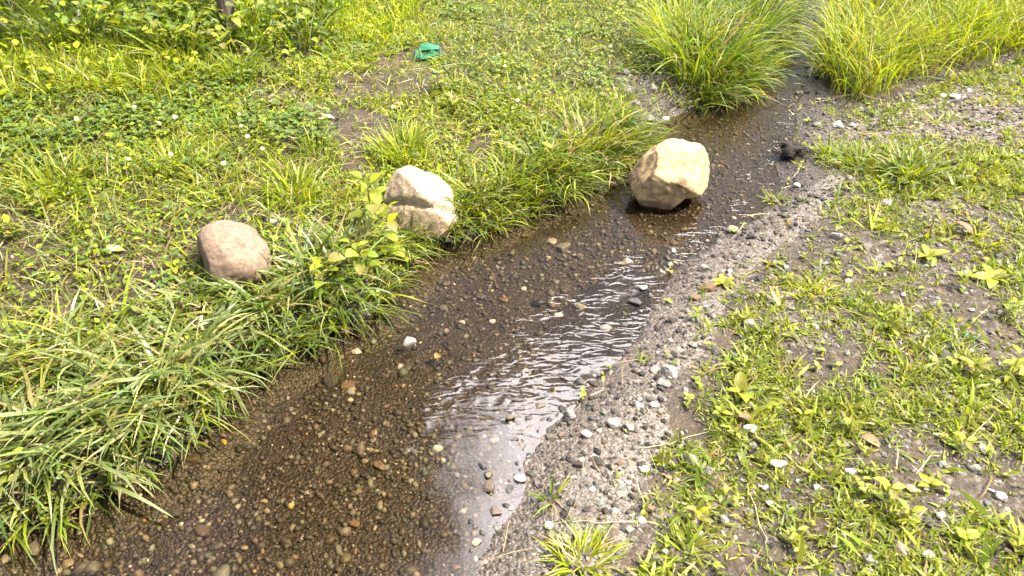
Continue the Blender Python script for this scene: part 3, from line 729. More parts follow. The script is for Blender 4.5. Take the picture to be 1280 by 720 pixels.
for a in [
    (18, 575, 150, .23, .0095, .10, GREY, 'pale grassy tuft at the lower left corner trailing over the water'),
    (95, 545, 180, .26, .0100, .11, GREY, 'broad bladed grey green tuft with its tips hanging into the stream, lower left'),
    (185, 490, 190, .25, .0100, .11, GREY + DEEP[:1], 'dense drooping sedge tuft left of the stream, below the pinkish boulder'),
    (255, 445, 170, .22, .0090, .09, GREY, 'arching sedge tuft just below the pinkish boulder'),
    (335, 390, 170, .21, .0090, .09, GREY + DEEP, 'dark green sedge tuft between pinkish boulder and water'),
    (400, 345, 170, .22, .0085, .10, DEEP + GREY, 'dark tuft of long blades right of the pinkish boulder'),
    (438, 312, 150, .18, .0075, .08, FRESH + GREY, 'leaning grass tuft at the left foot of the split boulder'),
    (120, 430, 150, .22, .0075, .12, FRESH + GREY + STRAW[:1], 'loose half dry grass tuft on the bank at left, away from the water'),
    (40, 470, 150, .22, .0075, .12, FRESH + GREY + STRAW[:1], 'loose half dry grass tuft at the left edge of the picture'),
    (225, 392, 150, .15, .0075, .10, FRESH + GREY, 'medium grass tuft below and left of the pinkish boulder'),
]:
    tuft(*a[:7], a[7], GB, az=DOWN, azs=2.0, a0=(.10, 1.1), bend=(.4, 1.7), dry=.11)
for a in [
    (598, 262, 190, .17, .0062, .08, FRESH + DEEP[:1], 'short green tuft beside the right side of the split boulder'),
    (645, 242, 210, .19, .0062, .09, FRESH, 'green grass tuft at the water between the two pale boulders'),
    (692, 212, 240, .22, .0065, .10, FRESH + DEEP, 'tallest bright green tuft on the bank between the two pale boulders'),
    (742, 188, 220, .21, .0065, .10, FRESH + DEEP[:2] + STRAW[:1], 'grass tuft with straw coloured tips behind the stream boulder, left'),
    (785, 170, 160, .19, .0062, .08, DEEP + FRESH[:1], 'dark tuft right behind the big stream boulder'),
]:
    tuft(*a[:7], a[7], GB, az=DOWN + .3, azs=1.6, a0=(.05, .8), bend=(.4, 1.7), dry=.12, mat=M_GRASS)
GL = 'grass tufts on the lawn'
for a in [
    (505, 195, 260, .13, .0052, .085, YELLOW + FRESH, 'low round yellow green tuft above the split boulder'),
    (372, 250, 70, .17, .0085, .05, YELLOW + FRESH, 'small spiky tuft above the pinkish boulder'),
    (395, 185, 90, .11, .005, .06, FRESH + GREY, 'little tuft beside bare soil, above the spiky tuft'),
    (215, 215, 120, .13, .006, .09, FRESH, 'thin tuft among clover at left'),
    (70, 240, 140, .15, .006, .10, FRESH + YELLOW, 'loose tuft of fresh grass at the left edge'),
    (228, 78, 90, .26, .010, .06, FRESH, 'tall broad leaved grass clump in front of the tree trunk'),
    (320, 40, 80, .30, .009, .06, YELLOW, 'upright yellow green clump right of the tree trunk'),
    (90, 60, 90, .30, .010, .08, FRESH + DEEP, 'tall grass clump in the shaded undergrowth at upper left'),
    (300, 100, 60, .20, .008, .05, FRESH, 'grass clump with long pale blades under the weeds by the trunk'),
]:
    tuft(*a[:7], a[7], GL, a0=(.05, .7), bend=(.3, 1.3), dry=.04, mat=M_GRASS)
GT = 'tall grass tufts around the top of the stream'
for a in [
    (872, 92, 300, .40, .0070, .15, DEEP + FRESH, 'lush dark green tuft left of the stream head'),
    (908, 84, 320, .32, .0070, .13, DEEP + FRESH, 'tall drooping tuft hanging over the stream head from the left'),
    (946, 40, 240, .30, .0070, .10, DEEP, 'shaded tuft at the top end of the stream, left side'),
    (850, 55, 240, .34, .0065, .15, FRESH + YELLOW, 'fresh green tuft standing left of the lush dark tuft'),
    (1046, 94, 280, .32, .0060, .09, GREY + DEEP + YELLOW, 'pale streaky tuft leaning over the stream head from the right'),
    (1078, 78, 320, .38, .0060, .15, YELLOW + FRESH + [(.16, .18, .07)], 'whitish green tuft right of the stream head'),
    (1110, 85, 280, .30, .0055, .15, YELLOW, 'sunlit yellow green tuft at the edge of the track'),
    (1070, 28, 260, .38, .0065, .16, YELLOW + DEEP, 'tall tuft behind the whitish tuft at top right'),
    (1170, 60, 260, .30, .0055, .18, YELLOW, 'yellow tuft in the middle of the top right meadow'),
    (1250, 50, 260, .30, .0055, .18, YELLOW, 'yellow tuft at the top right corner'),
]:
    tuft(*a[:7], a[7], GT, a0=(.03, .6), bend=(.5, 1.9), dry=.08, mat=M_GRASS)
GR = 'grass tufts on the gravel side'
for a in [
    (1075, 205, 130, .13, .0065, .07, FRESH + GREY, 'spreading tuft on the gravel beside the dead root clump'),
    (1035, 195, 70, .12, .0055, .05, FRESH, 'small thin tuft right of the dead root clump'),
    (1135, 218, 170, .15, .0080, .08, GREY + FRESH, 'broad bladed tuft with pale leaves on the gravel, upper right'),
    (968, 250, 40, .07, .004, .025, FRESH, 'tiny green tuft at the water edge opposite the stream boulder'),
    (725, 702, 150, .085, .0042, .045, YELLOW + STRAW[2:3], 'pale yellowish tuft in the gravel at the bottom edge'),
    (855, 690, 60, .07, .0045, .035, FRESH, 'small green tuft right of the pale yellowish tuft'),
    (1020, 370, 110, .07, .0045, .06, FRESH + YELLOW, 'low flat tuft in the middle of the sparse turf'),
    (930, 455, 90, .06, .0045, .05, FRESH, 'low tuft between two broad leaved weeds'),
    (688, 625, 14, .075, .005, .012, FRESH, 'single sprig of grass standing alone in the wet gravel'),
]:
    tuft(*a[:7], a[7], GR, a0=(.15, 1.1), bend=(.3, 1.3), dry=.08, mat=M_GRASS, seg=5)

# ------------------------------------------------------------------ broad leaved weeds
def weed_proto(kind_, seed):
    """leaf meshes of one weed, each leaf a part"""
    r = np.random.default_rng(seed); out = []
    n = {'rosette': 8, 'upright': 9, 'seedling': 5, 'bush': 16}[kind_]
    for i in range(n):
        az = i * 2.4 + r.normal(0, .25)
        if kind_ == 'rosette': L_, z, p, ra, cu = r.uniform(.05, .085), .006, r.uniform(.15, .7), r.uniform(.42, .6), r.uniform(.4, 1.0)
        elif kind_ == 'upright': L_, z, p, ra, cu = r.uniform(.035, .07), .008 + .012 * i * r.uniform(.6, 1), r.uniform(.2, .9), r.uniform(.38, .55), r.uniform(.3, .9)
        elif kind_ == 'bush': L_, z, p, ra, cu = r.uniform(.03, .06), .02 + .011 * i, r.uniform(-.1, .7), r.uniform(.6, .85), r.uniform(.2, .9)
        else: L_, z, p, ra, cu = r.uniform(.02, .038), .006 + .004 * i, r.uniform(.1, .8), r.uniform(.5, .75), r.uniform(.2, .8)
        rad = .004 if kind_ != 'bush' else r.uniform(.0, .03)
        base = np.array([[rad * math.cos(az), rad * math.sin(az), z]])
        a = lambda v: np.array([v], float)
        c = mixcol([(.23, .25, .018), (.19, .22, .018)] if kind_ != 'bush' else [(.17, .215, .012), (.21, .235, .014)], 1, .22, r=r)
        if r.uniform() < .1: c = np.array([[.20, .18, .04]])
        wp = [.16, .72, 1., .78, .05] if kind_ == 'rosette' else None
        V, F, C = leaves(base, a(az), a(p), a(r.normal(0, .15)), a(L_), a(L_ * ra), a(cu), c, wprof=wp)
        me = mesh_from('leaf', V, F, C)
        me.materials.append(M_LEAF)
        out.append(me)
    zt = .012 + (.012 * n if kind_ in ('upright', 'bush') else .005)
    S = blades(np.array([[0, 0, -.01]]), np.array([0.3]), np.array([zt]), np.array([.005]), np.array([.0]), np.array([.1]), np.array([[.14, .15, .03]]), 3, .0, floor=False, r=r)
    me = mesh_from('stem', *S); me.materials.append(M_LEAF); out.append(me)
    return out
PROTO = {k: [weed_proto(k, s + 3) for s in range(7)] for k in ('rosette', 'upright', 'seedling', 'bush')}
def weed(px, py, kind_, size, label, group, rz=None):
    g = G(px, py); r = np.random.default_rng(int(px * 3 + py * 5))
    o = empty({'rosette': 'plantain', 'upright': 'weed', 'seedling': 'seedling', 'bush': 'leafy_plant'}[kind_], g)
    o.rotation_euler = (0, 0, r.uniform(0, 6.28) if rz is None else rz); o.scale = (size * .62,) * 3
    tag(o, label, {'rosette': 'plantain'}.get(kind_, 'weed'), group)
    for me in PROTO[kind_][r.integers(0, 7)]:
        link('stem' if me.name.startswith('stem') else 'leaf', me, None, o)
    return o
GW = 'broad leaved weeds on the gravel side'
for a in [
    (1160, 322, 'rosette', 1.25, 'spreading plantain with long narrow leaves in the upper right turf'),
    (1120, 335, 'seedling', 1.7, 'single wide pale leaf weed left of the spreading plantain'),
    (1240, 350, 'rosette', 1.3, 'large pale plantain near the right edge, beside the brown dead leaf'),
    (1200, 360, 'upright', 1.0, 'upright weed left of the large pale plantain'),
    (1262, 395, 'upright', 1.0, 'weed growing below the large pale plantain'),
    (905, 355, 'rosette', .9, 'flat pale weed at the edge of the gravel, upper one of two'),
    (925, 492, 'rosette', 1.25, 'wide leaved weed over a hollow of dark soil'),
    (900, 520, 'seedling', 1.3, 'small weed in front of the wide leaved weed'),
    (1262, 470, 'upright', 1.2, 'weed with one yellow leaf at the right edge'),
    (1195, 455, 'seedling', 1.4, 'round leaved seedling below the green plastic bits'),
    (1215, 470, 'upright', .9, 'bright weed below the round leaved seedling'),
    (1105, 628, 'upright', 1.1, 'yellow green weed with round leaves near the bottom right'),
    (1080, 615, 'seedling', 1.4, 'seedling touching the left of the yellow green weed'),
    (1130, 655, 'upright', .9, 'weed with drooping leaves below the yellow green weed'),
    (1160, 610, 'seedling', 1.3, 'two leaved seedling right of the yellow green weed'),
    (1200, 565, 'upright', .9, 'slender weed in thick turf at lower right'),
    (1207, 680, 'seedling', 1.4, 'round leaved seedling near the bottom right corner'),
    (1270, 690, 'upright', .9, 'weed in the bottom right corner'),
    (860, 500, 'seedling', 1.0, 'small seedling at the gravel edge left of the wide leaved weed'),
    (985, 350, 'seedling', 1.2, 'seedling in turf left of the low flat tuft'),
    (1000, 530, 'upright', .7, 'short weed right of the wide leaved weed'),
    (1060, 540, 'upright', .8, 'short weed above a rusty dead leaf'),
    (870, 400, 'upright', .8, 'weed at the gravel edge above the water gravel'),
    (870, 650, 'upright', .8, 'weed in gravel above the small green tuft'),
    (990, 680, 'upright', .8, 'grassy weed near the bottom edge, right of centre'),
]:
    weed(*a, GW)
GN = 'leafy plants at the grassy bank'
for a in [
    (466, 285, 'bush', 1.6, 'bright lobed leafy plant leaning against the split boulder'),
    (484, 318, 'bush', 1.7, 'bright leafy plant hanging over the water below the split boulder'),
    (415, 385, 'bush', 1.5, 'yellow green leafy plant at the water, right of the dark sedge tuft'),
    (455, 358, 'bush', 1.4, 'small leafy plant between the sedge and the hanging plant'),
    (504, 330, 'seedling', 2.4, 'three leaves reaching out over the dark water'),
    (482, 378, 'seedling', 2.2, 'cress like plant floating at the water edge'),
    (693, 208, 'upright', 1.5, 'star shaped weed in front of the tallest bank tuft'),
    (65, 600, 'seedling', 1.2, 'trailing round leaved plant at the lower left water edge'),
    (118, 628, 'seedling', 1.1, 'small round leaved plant standing in the water, lower left'),
    (62, 655, 'seedling', 1.1, 'small yellow plant in the water at the lower left corner'),
    (390, 410, 'seedling', 1.0, 'tiny round leaved plant at the water edge below the bank'),
    (20, 300, 'upright', 1.2, 'leafy weed at the left edge of the lawn'),
    (220, 340, 'seedling', 1.8, 'wide leaved weed at the left of the pinkish boulder'),
    (60, 268, 'upright', 1.2, 'leafy weed in grass above the left edge bare soil'),
    (548, 112, 'upright', 1.5, 'pale weed on the bare soil below the green net'),
    (568, 138, 'upright', 1.2, 'pale weed at the right end of the bare soil'),
    (150, 60, 'bush', 1.5, 'nettle like plant in the upper left undergrowth'),
    (205, 75, 'bush', 1.6, 'broad leaved plant left of the tall grass clump'),
    (285, 85, 'bush', 1.5, 'leafy plant with large heart leaves below the tree trunk'),
    (350, 75, 'bush', 1.3, 'leafy plant at the right end of the undergrowth'),
    (370, 95, 'bush', 1.1, 'low leafy plant above the bare soil patch'),
    (60, 40, 'bush', 1.6, 'broad leaved plant in the upper left corner'),
    (180, 25, 'bush', 1.7, 'tall leafy plant at the top left of the trunk'),
    (240, 30, 'bush', 1.6, 'tall leafy plant beside the tree trunk'),
]:
    weed(*a, GN)

# ------------------------------------------------------------------ white clover flowers
def flower_meshes():
    r = np.random.default_rng(5)
    V, F = ICO[2]
    p = V * np.array([.011, .011, .010]) * (1 + .16 * np.sin(V[:, 0] * 17) * np.sin(V[:, 1] * 15) * np.sin(V[:, 2] * 16))[:, None] + np.array([0, 0, .07])
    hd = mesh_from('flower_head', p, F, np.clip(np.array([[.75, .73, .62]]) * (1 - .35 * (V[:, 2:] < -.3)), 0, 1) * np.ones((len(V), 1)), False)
    hd.materials.append(M_LEAF)
    st = mesh_from('stem', *blades(np.array([[0, 0, -.005]]), np.array([.2]), np.array([.078]), np.array([.003]), np.array([0.]), np.array([.05]), np.array([[.1, .15, .04]]), 3, 0., floor=False, r=r)); st.materials.append(M_LEAF)
    return hd, st
HD, ST = flower_meshes()
for px, py, lab in [
    (97, 152, 'white clover flower on the left, among clover leaves'), (170, 136, 'white clover flower below the yellow green grass'), (190, 158, 'white clover flower in the middle of the clover patch'),
    (223, 150, 'white clover flower at the top of the clover patch'), (214, 194, 'white clover flower near the lower middle of the clover patch'), (152, 200, 'faint white clover flower at the lower left of the clover patch'),
    (298, 140, 'white clover flower at the right of the clover patch, upper'), (305, 152, 'white clover flower just below the upper right one'), (326, 187, 'white clover flower beside the bare soil'),
    (285, 207, 'white clover flower at the lower right of the clover patch'), (310, 175, 'white clover flower half hidden by grass right of the clover patch'), (78, 195, 'white clover flower low on the left'),
    (592, 55, 'white clover flower right of the green net'), (622, 64, 'white clover flower further right of the green net'), (634, 82, 'white clover flower on the short lawn below the pair by the net'),
    (712, 53, 'white clover flower on the upper lawn'), (757, 54, 'white clover flower on the upper lawn, right one'), (808, 50, 'white clover flower left of the lush tuft'),
    (652, 108, 'white clover flower above the bank tufts'), (648, 124, 'white clover flower right above the tallest bank tuft'), (560, 118, 'small white clover flower at the bare soil')]:
    g = G(px, py, .05); o = empty('clover_flower', (g[0], g[1], float(H(g[0], g[1]))))
    tag(o, lab, 'clover flower', 'white clover flowers on the lawn')
    o.rotation_euler = (rng.normal(0, .2), rng.normal(0, .2), rng.uniform(0, 6)); o.scale = (.55 + .35 * rng.uniform(),) * 3
    link('flower_head', HD, None, o); link('stem', ST, None, o)

# ------------------------------------------------------------------ stones one can tell apart
def stone(px, py, size_px, col, label, group, wet=False, lift=.25, flat=(.5, .8), name='stone', cat='stone', zmin=None):
    g = G(px, py); r = np.random.default_rng(int(px * 31 + py * 17))
    if zmin is not None: g[2] = max(g[2], zmin)
    if 'reflection' in label or 'standing out' in label or 'mud' in label: g[2] = max(g[2], .001)      # these break the surface
    fwd = g[1] * CP - (g[2] - CAM_H) * SP
    s = size_px / FPX * fwd / 2
    V, F = stone_proto(3, r, 12, .016)
    V = V * np.array([s * r.uniform(1, 1.15), s * r.uniform(.75, 1.0), s * r.uniform(*flat)])
    V += (noise3(V, 3 / s, int(px)) * s * .05)[:, None] * V / s
    a = r.uniform(-.5, .5); V = np.stack([V[:, 0] * math.cos(a) - V[:, 1] * math.sin(a), V[:, 0] * math.sin(a) + V[:, 1] * math.cos(a), V[:, 2]], -1)
    o = link(name, mesh_from(name, V, F, np.tile(np.array(col), (len(V), 1)), smooth=False), M_WETSTONE if wet else M_STONE, loc=(g[0], g[1], g[2] + s * lift))
    return tag(o, label, cat, group)
WHT, PAL, GRY, DRK, TAN, RST, BRN = (.40, .375, .335), (.23, .205, .175), (.13, .12, .108), (.045, .04, .036), (.22, .17, .11), (.125, .075, .042), (.075, .055, .036)
S1 = 'stones lying on the gravel side'
for a in [
    (797, 507, 17, WHT, 'brightest white round stone on the gravel right of the water'), (818, 507, 12, WHT, 'white stone touching the right of the brightest white one'),
    (733, 543, 17, PAL, 'pale rounded stone below the brightest white stone'), (712, 520, 20, GRY, 'flat grey stone at the edge of the wet gravel'),
    (768, 531, 20, PAL, 'pale broken stone right of the pale rounded one'), (787, 536, 22, GRY, 'flat grey stone below the brightest white stone'),
    (828, 480, 20, GRY, 'grey slab stone above the white pair'), (838, 465, 26, PAL, 'pale flat stone at the edge of the turf, above the white pair'),
    (650, 600, 15, PAL, 'pale pointed stone at the water edge above the grass sprig'), (690, 668, 12, TAN, 'yellowish stone in the dark wet gravel'),
    (685, 657, 14, PAL, 'pale stone touching the yellowish one'), (706, 672, 10, WHT, 'small white stone by the grass sprig'),
    (741, 612, 10, WHT, 'white pebble in the gravel right of the grass sprig'), (728, 575, 9, WHT, 'white pebble in the lower gravel'),
    (805, 586, 14, WHT, 'flat white stone left of the turf'), (812, 637, 20, RST, 'reddish stone among the gravel near the bottom'),
    (801, 650, 14, WHT, 'white chip below the reddish stone'), (830, 690, 15, PAL, 'pale stone left of the small green tuft'),
    (786, 664, 16, GRY, 'grey stone left of the white chip'), (765, 640, 14, PAL, 'pale stone left of the reddish stone'),
    (938, 538, 17, WHT, 'white stone below the wide leaved weed'), (972, 582, 22, PAL, 'flat pale stone in the turf at lower middle'),
    (1022, 588, 18, PAL, 'pale stone with sharp corners in a bare spot'), (1060, 592, 18, WHT, 'pale stone right of the sharp cornered one'),
    (1020, 610, 14, WHT, 'white stone below the sharp cornered one'), (1140, 613, 16, TAN, 'tan stone at the right of the yellow green weed'),
    (1174, 646, 14, WHT, 'white stone in turf at lower right'), (905, 652, 16, PAL, 'pale stone at the lower middle'),
    (875, 668, 14, PAL, 'pale stone in the gravel by the bottom tufts'), (1125, 688, 24, TAN, 'flat tan stone at the bottom right'),
    (1157, 695, 20, PAL, 'pale stone right of the flat tan stone'), (1085, 703, 22, GRY, 'rounded grey stone at the bottom edge'),
    (1040, 640, 12, WHT, 'white pebble left of the yellow green weed'), (885, 592, 20, GRY, 'grey stone at the left turf edge'),
    (860, 578, 26, GRY, 'large flat grey stone sunk in the gravel'), (1188, 500, 20, GRY, 'grey flat stone in the right hand turf'),
    (1217, 587, 16, PAL, 'pale wedge stone in the right hand turf'), (1046, 297, 18, PAL, 'white stone in the upper turf'),
    (1083, 309, 13, GRY, 'grey stone right of the white one in the upper turf'), (1194, 122, 14, WHT, 'white stone at the edge of the tall grass'),
    (1178, 121, 10, WHT, 'small white stone left of the tall grass edge stone'), (1047, 158, 14, WHT, 'white stone right of the dead root clump'),
    (1020, 157, 11, PAL, 'pale stone above the thin tuft by the root clump'), (1065, 158, 10, PAL, 'pale stone on the track near the white stone'),
    (995, 233, 11, WHT, 'white pebble by the water edge below the root clump'), (885, 362, 22, RST, 'flat reddish stone on the gravel by the water'),
    (868, 372, 20, RST, 'reddish flat stone left of the other reddish one'), (912, 340, 12, PAL, 'pale stone at the left edge of turf'),
    (880, 337, 16, GRY, 'grey stone on the glistening gravel'), (915, 288, 14, PAL, 'pale stone on the glistening gravel'),
    (1110, 255, 16, GRY, 'grey stone below the broad bladed tuft'), (1225, 318, 10, GRY, 'grey pebble left of the large pale plantain'),
    (820, 463, 14, PAL, 'pale stone left of the pale flat one'), (850, 560, 14, PAL, 'pale stone above the large flat grey one'),
    (1250, 620, 18, PAL, 'pale stone near the right edge'), (935, 405, 16, PAL, 'pale stone sunk in the turf above the low tuft'),
    (1033, 405, 14, GRY, 'grey stone below the low flat tuft'), (958, 610, 14, PAL, 'pale stone below the flat pale one'),
]:
    stone(*a, S1)
S2 = 'stones lying in the stream'
for a in [
    (612, 612, 22, BRN, 'dark wet stone breaking the bright reflection'), (610, 596, 16, BRN, 'dark stone just above the one breaking the reflection'), (604, 586, 14, DRK, 'small dark stone at the top of the reflection group'),
    (619, 642, 15, BRN, 'brown stone at the edge of the bright reflection'), (594, 660, 10, DRK, 'dark pebble low in the bright reflection'), (596, 680, 14, TAN, 'tan wet stone at the bottom of the reflection'),
    (638, 525, 14, BRN, 'brown stone at the upper end of the reflection'), (672, 508, 22, BRN, 'dark stone at the upper right water edge'), (645, 550, 12, GRY, 'grey stone in the upper reflection'),
    (513, 441, 20, GRY, 'shiny grey stone standing out of the dark water'), (578, 403, 10, WHT, 'pale yellow stone under the water below the split boulder'), (617, 402, 10, WHT, 'white stone under the water in midstream'),
    (632, 376, 13, RST, 'orange brown stone under the midstream water'), (655, 361, 8, WHT, 'small white stone under the upper stream'), (704, 312, 26, GRY, 'flat pale grey stone in the shallows above midstream'),
    (690, 303, 14, PAL, 'pale stone touching the flat grey one'), (803, 362, 13, WHT, 'white stone on the brown mud at the water edge'), (793, 380, 16, DRK, 'dark flat stone on the brown mud'),
    (758, 412, 18, GRY, 'grey flat stone in the brown shallows'), (783, 330, 22, PAL, 'pale flat stone in the ripples'), (705, 360, 18, DRK, 'black flat stone in the ripples'),
    (445, 440, 13, WHT, 'yellowish white stone at the left under the water'), (437, 484, 20, RST, 'rust brown stone in the dark water'), (412, 478, 26, DRK, 'dark slab stone in the water below the sedge'),
    (432, 415, 18, BRN, 'brown stone in the water by the leafy bank'), (280, 553, 10, (.45, .28, .06), 'bright orange pebble in the water at left'), (256, 665, 24, BRN, 'rounded brown stone in the lower stream'),
    (270, 682, 16, DRK, 'dark stone right of the rounded brown one'), (240, 575, 22, BRN, 'brown stone just off the grassy bank'), (227, 657, 10, WHT, 'pale pebble left of the rounded brown stone'),
    (330, 627, 10, TAN, 'tan pebble in the lower stream'), (363, 632, 12, (.35, .24, .07), 'orange pebble in the lower stream'), (475, 583, 20, RST, 'rusty round stone under the middle of the stream'),
    (444, 655, 16, RST, 'rusty stone near the bottom of the stream'), (470, 565, 13, TAN, 'tan stone above the rusty round one'), (163, 595, 14, (.3, .2, .15), 'pinkish stone at the water edge under the sedge'),
    (42, 687, 30, GRY, 'flat grey stone in the lower left corner of the stream'), (20, 690, 24, BRN, 'brown stone left of the flat grey corner stone'), (8, 700, 20, PAL, 'pale stone at the very corner of the stream'),
    (85, 705, 16, TAN, 'tan stone in the bottom left water'), (560, 300, 10, WHT, 'pale pebble off the foot of the split boulder'), (602, 372, 16, DRK, 'dark stone left of the orange brown one'),
    (220, 640, 28, DRK, 'dark mossy stone under the water at lower left'), (700, 395, 14, WHT, 'white stone among the ripples'), (725, 385, 16, PAL, 'pale stone among the ripples'),
]:
    stone(*a, S2, True, .15, (.4, .65))
S3 = 'stones on the lawn'
stone(341, 279, 20, (.26, .23, .21), 'small greyish stone in the grass right above the pinkish boulder', S3)
stone(341, 130, 20, (.36, .26, .20), 'pinkish stone at the edge of the bare soil under the undergrowth', S3)
stone(385, 137, 16, GRY, 'grey stone right of the pinkish soil edge stone', S3)
for a in [(792, 130, 16, GRY, 'grey stone in the gravel patch left of the stream head'), (815, 112, 14, PAL, 'pale stone at the top of that gravel patch'), (833, 150, 12, WHT, 'white stone by the water behind the stream boulder'),
          (810, 150, 15, GRY, 'grey stone in the gravel patch just behind the stream boulder'), (782, 92, 14, GRY, 'grey stone on the lawn above the gravel patch')]:
    stone(*a, S1)

# ------------------------------------------------------------------ litter, dead leaves, roots, twigs
def build_net():
    g = G(537, 72); o = empty('green_net', g); o.scale = (.82, .82, .7)
    tag(o, 'crumpled scrap of turquoise green plastic netting on the lawn', 'plastic net')
    M1 = plain_material('green_plastic', (.03, .21, .10), .5, .45)
    def surf(u, v):                                  # u 0..1 across, v 0..1 up the fold
        return np.array([(u - .5) * .15 + .02 * v * math.sin(u * 5), (v - .5) * .11, .012 + .03 * v + .012 * math.sin(u * 9 + v * 4)])
    V, F = [], []
    def strand(p, q, w=.0022):
        i = len(V); p, q = np.array(p), np.array(q); d = q - p; s = np.cross(d, [0, 0, 1.]); s = s / (np.linalg.norm(s) + 1e-9) * w; t = np.array([0, 0, w])
        for c in (p, q): V.extend([c - s - t, c + s - t, c + s + t, c - s + t])
        F.extend([[i + a, i + (a + 1) % 4, i + 4 + (a + 1) % 4, i + 4 + a] for a in range(4)])
    n = 11
    for a in range(n + 1):
        for b in range(n):
            strand(surf(a / n, b / n), surf(a / n, (b + 1) / n)); strand(surf(b / n, a / n), surf((b + 1) / n, a / n))
    link('mesh_panel', mesh_from('mesh_panel', np.array(V), np.array(F)), M1, o)
    def flap(name, pts, loc):
        import bmesh
        bm = bmesh.new(); vs_ = [bm.verts.new(p) for p in pts]; bm.faces.new(vs_)
        ex = bmesh.ops.extrude_face_region(bm, geom=bm.faces[:])
        bmesh.ops.translate(bm, verts=[v for v in ex['geom'] if isinstance(v, bmesh.types.BMVert)], vec=(0, 0, .003))
        bmesh.ops.recalc_face_normals(bm, faces=bm.faces[:])
        me = bpy.data.meshes.new(name); bm.to_mesh(me); bm.free(); link(name, me, M1, o, loc)
    flap('folded_edge', [(-.06, .02, .034), (-.055, .065, .058), (-.02, .078, .066), (.03, .066, .060), (.055, .062, .050), (.05, .03, .042), (.01, .015, .046)], (0, 0, 0))
    flap('torn_corner', [(-.05, -.07, .018), (.0, -.06, .022), (.03, -.035, .028), (.085, -.03, .03), (.05, -.012, .03), (.0, -.02, .03), (-.02, -.045, .024)], (0, 0, 0))
build_net()
M_TEAL = plain_material('teal_plastic', (.05, .32, .26), .4, .2)
def scrap(px, py, s, label):
    g = G(px, py); r = np.random.default_rng(int(px)); V, F = ICO[2]
    p = V * np.array([s, s * .45, s * .22]); p[:, 2] += .3 * s * np.sin(V[:, 0] * 4); p[:, 1] += .25 * s * np.sin(V[:, 0] * 6)
    tag(link('plastic_scrap', mesh_from('plastic_scrap', p, F), M_TEAL, loc=(g[0], g[1], g[2] + s * .5)), label, 'litter', 'bits of teal plastic')
scrap(1206, 421, .010, 'bit of teal plastic on the right hand turf, left piece'); scrap(1218, 425, .010, 'bit of teal plastic on the right hand turf, right piece')
scrap(545, 92, .014, 'pale teal plastic crumb on the soil below the green net')
M_DEAD = leaf_material('dead_leaf', .25, .2, .7)
def dead_leaf(px, py, s, col, label, az=.5, pitch=.3, lift=.012):
    g = G(px, py); a = lambda v: np.array([v], float)
    V, F, C = leaves(np.zeros((1, 3)), a(az), a(pitch), a(.2), a(s), a(s * .5), a(.9), np.array([col]))
    me = mesh_from('dead_leaf', V, F, C)
    o = link('dead_leaf', me, M_DEAD, loc=(g[0], g[1], max(g[2], 0) + lift)); tag(o, label, 'leaf', 'fallen leaves'); return o
dead_leaf(1214, 296, .075, (.26, .13, .09), 'curled brown dead leaf near the large pale plantain', 2.2, .6)
dead_leaf(1076, 548, .05, (.30, .15, .08), 'rusty dead leaf in the middle of the turf', -.8)
dead_leaf(1268, 478, .075, (.45, .40, .06), 'yellow fallen leaf at the right edge', .2, .2, .03)
dead_leaf(940, 530, .05, (.24, .13, .07), 'dead leaf in the hollow under the wide leaved weed', 2.6)
dead_leaf(398, 152, .07, (.34, .27, .2), 'pale dead leaf on the bare soil', .4)
dead_leaf(490, 140, .07, (.36, .27, .19), 'tan dead leaf on the bare soil below the net', .8)
dead_leaf(505, 135, .06, (.30, .21, .15), 'brown dead leaf beside the tan one', 2.8)
dead_leaf(545, 460, .04, (.2, .12, .04), 'brown leaf drifting in the dark water', 1.2, .05, .002)
dead_leaf(132, 318, .06, (.4, .33, .22), 'bleached dead leaf in the grass at the left', .3)

M_ROOT = plain_material('dead_root_fibre', (.016, .010, .007), .9)
def tube(path, rad, n=6):
    path = np.array(path, float); m = len(path); rad = np.broadcast_to(rad, (m,))
    V, F = [], []
    for i in range(m):
        d = path[min(i + 1, m - 1)] - path[max(i - 1, 0)]; d = d / (np.linalg.norm(d) + 1e-9)
        s = np.cross(d, [0.13, .07, 1.]); s /= np.linalg.norm(s) + 1e-9; t = np.cross(d, s)
        for k in range(n): a = 2 * np.pi * k / n; V.append(path[i] + rad[i] * (s * math.cos(a) + t * math.sin(a)))
    for i in range(m - 1):
        for k in range(n): F.append([i * n + k, i * n + (k + 1) % n, (i + 1) * n + (k + 1) % n, (i + 1) * n + k])
    return np.array(V), np.array(F)
def build_roots():
    g = G(988, 196); g[2] = max(g[2], 0); r = np.random.default_rng(2); o = empty('root_clump', g)
    tag(o, 'dark clump of dead roots and soil at the right water edge by the stream head', 'roots')
    V, F = ICO[4]; p = V * np.array([.045, .040, .048]); p = p * (1 + .30 * noise3(V, 5, 4) + .12 * noise3(V, 16, 6))[:, None]; p[:, 2] += .015
    link('soil_ball', mesh_from('soil_ball', p, F), M_ROOT, o)
    for k in range(44):
        a = r.uniform(0, 6.28); q = [np.array([.026 * math.cos(a), .026 * math.sin(a), r.uniform(0, .06)])]
        for i in range(6): q.append(q[-1] + np.array([math.cos(a) * .012, math.sin(a) * .012, r.uniform(-.012, .012)])); a += r.normal(0, .5)
        v, f = tube(q, np.linspace(.0024, .0008, 7), 4); link('root', mesh_from('root', v, f), M_ROOT, o)
    bs = blades(np.array([g + [.01, .02, .04]]), np.array([1.1]), np.array([.13]), np.array([.009]), np.array([.15]), np.array([.2]), np.array([[.22, .22, .09]]), 5)
    link('dry_blade', mesh_from('dry_blade', bs[0] - g, bs[1], bs[2]), M_STRAW, o)
build_roots()
M_TWIG = plain_material('twig_bark', (.20, .14, .09), .85)
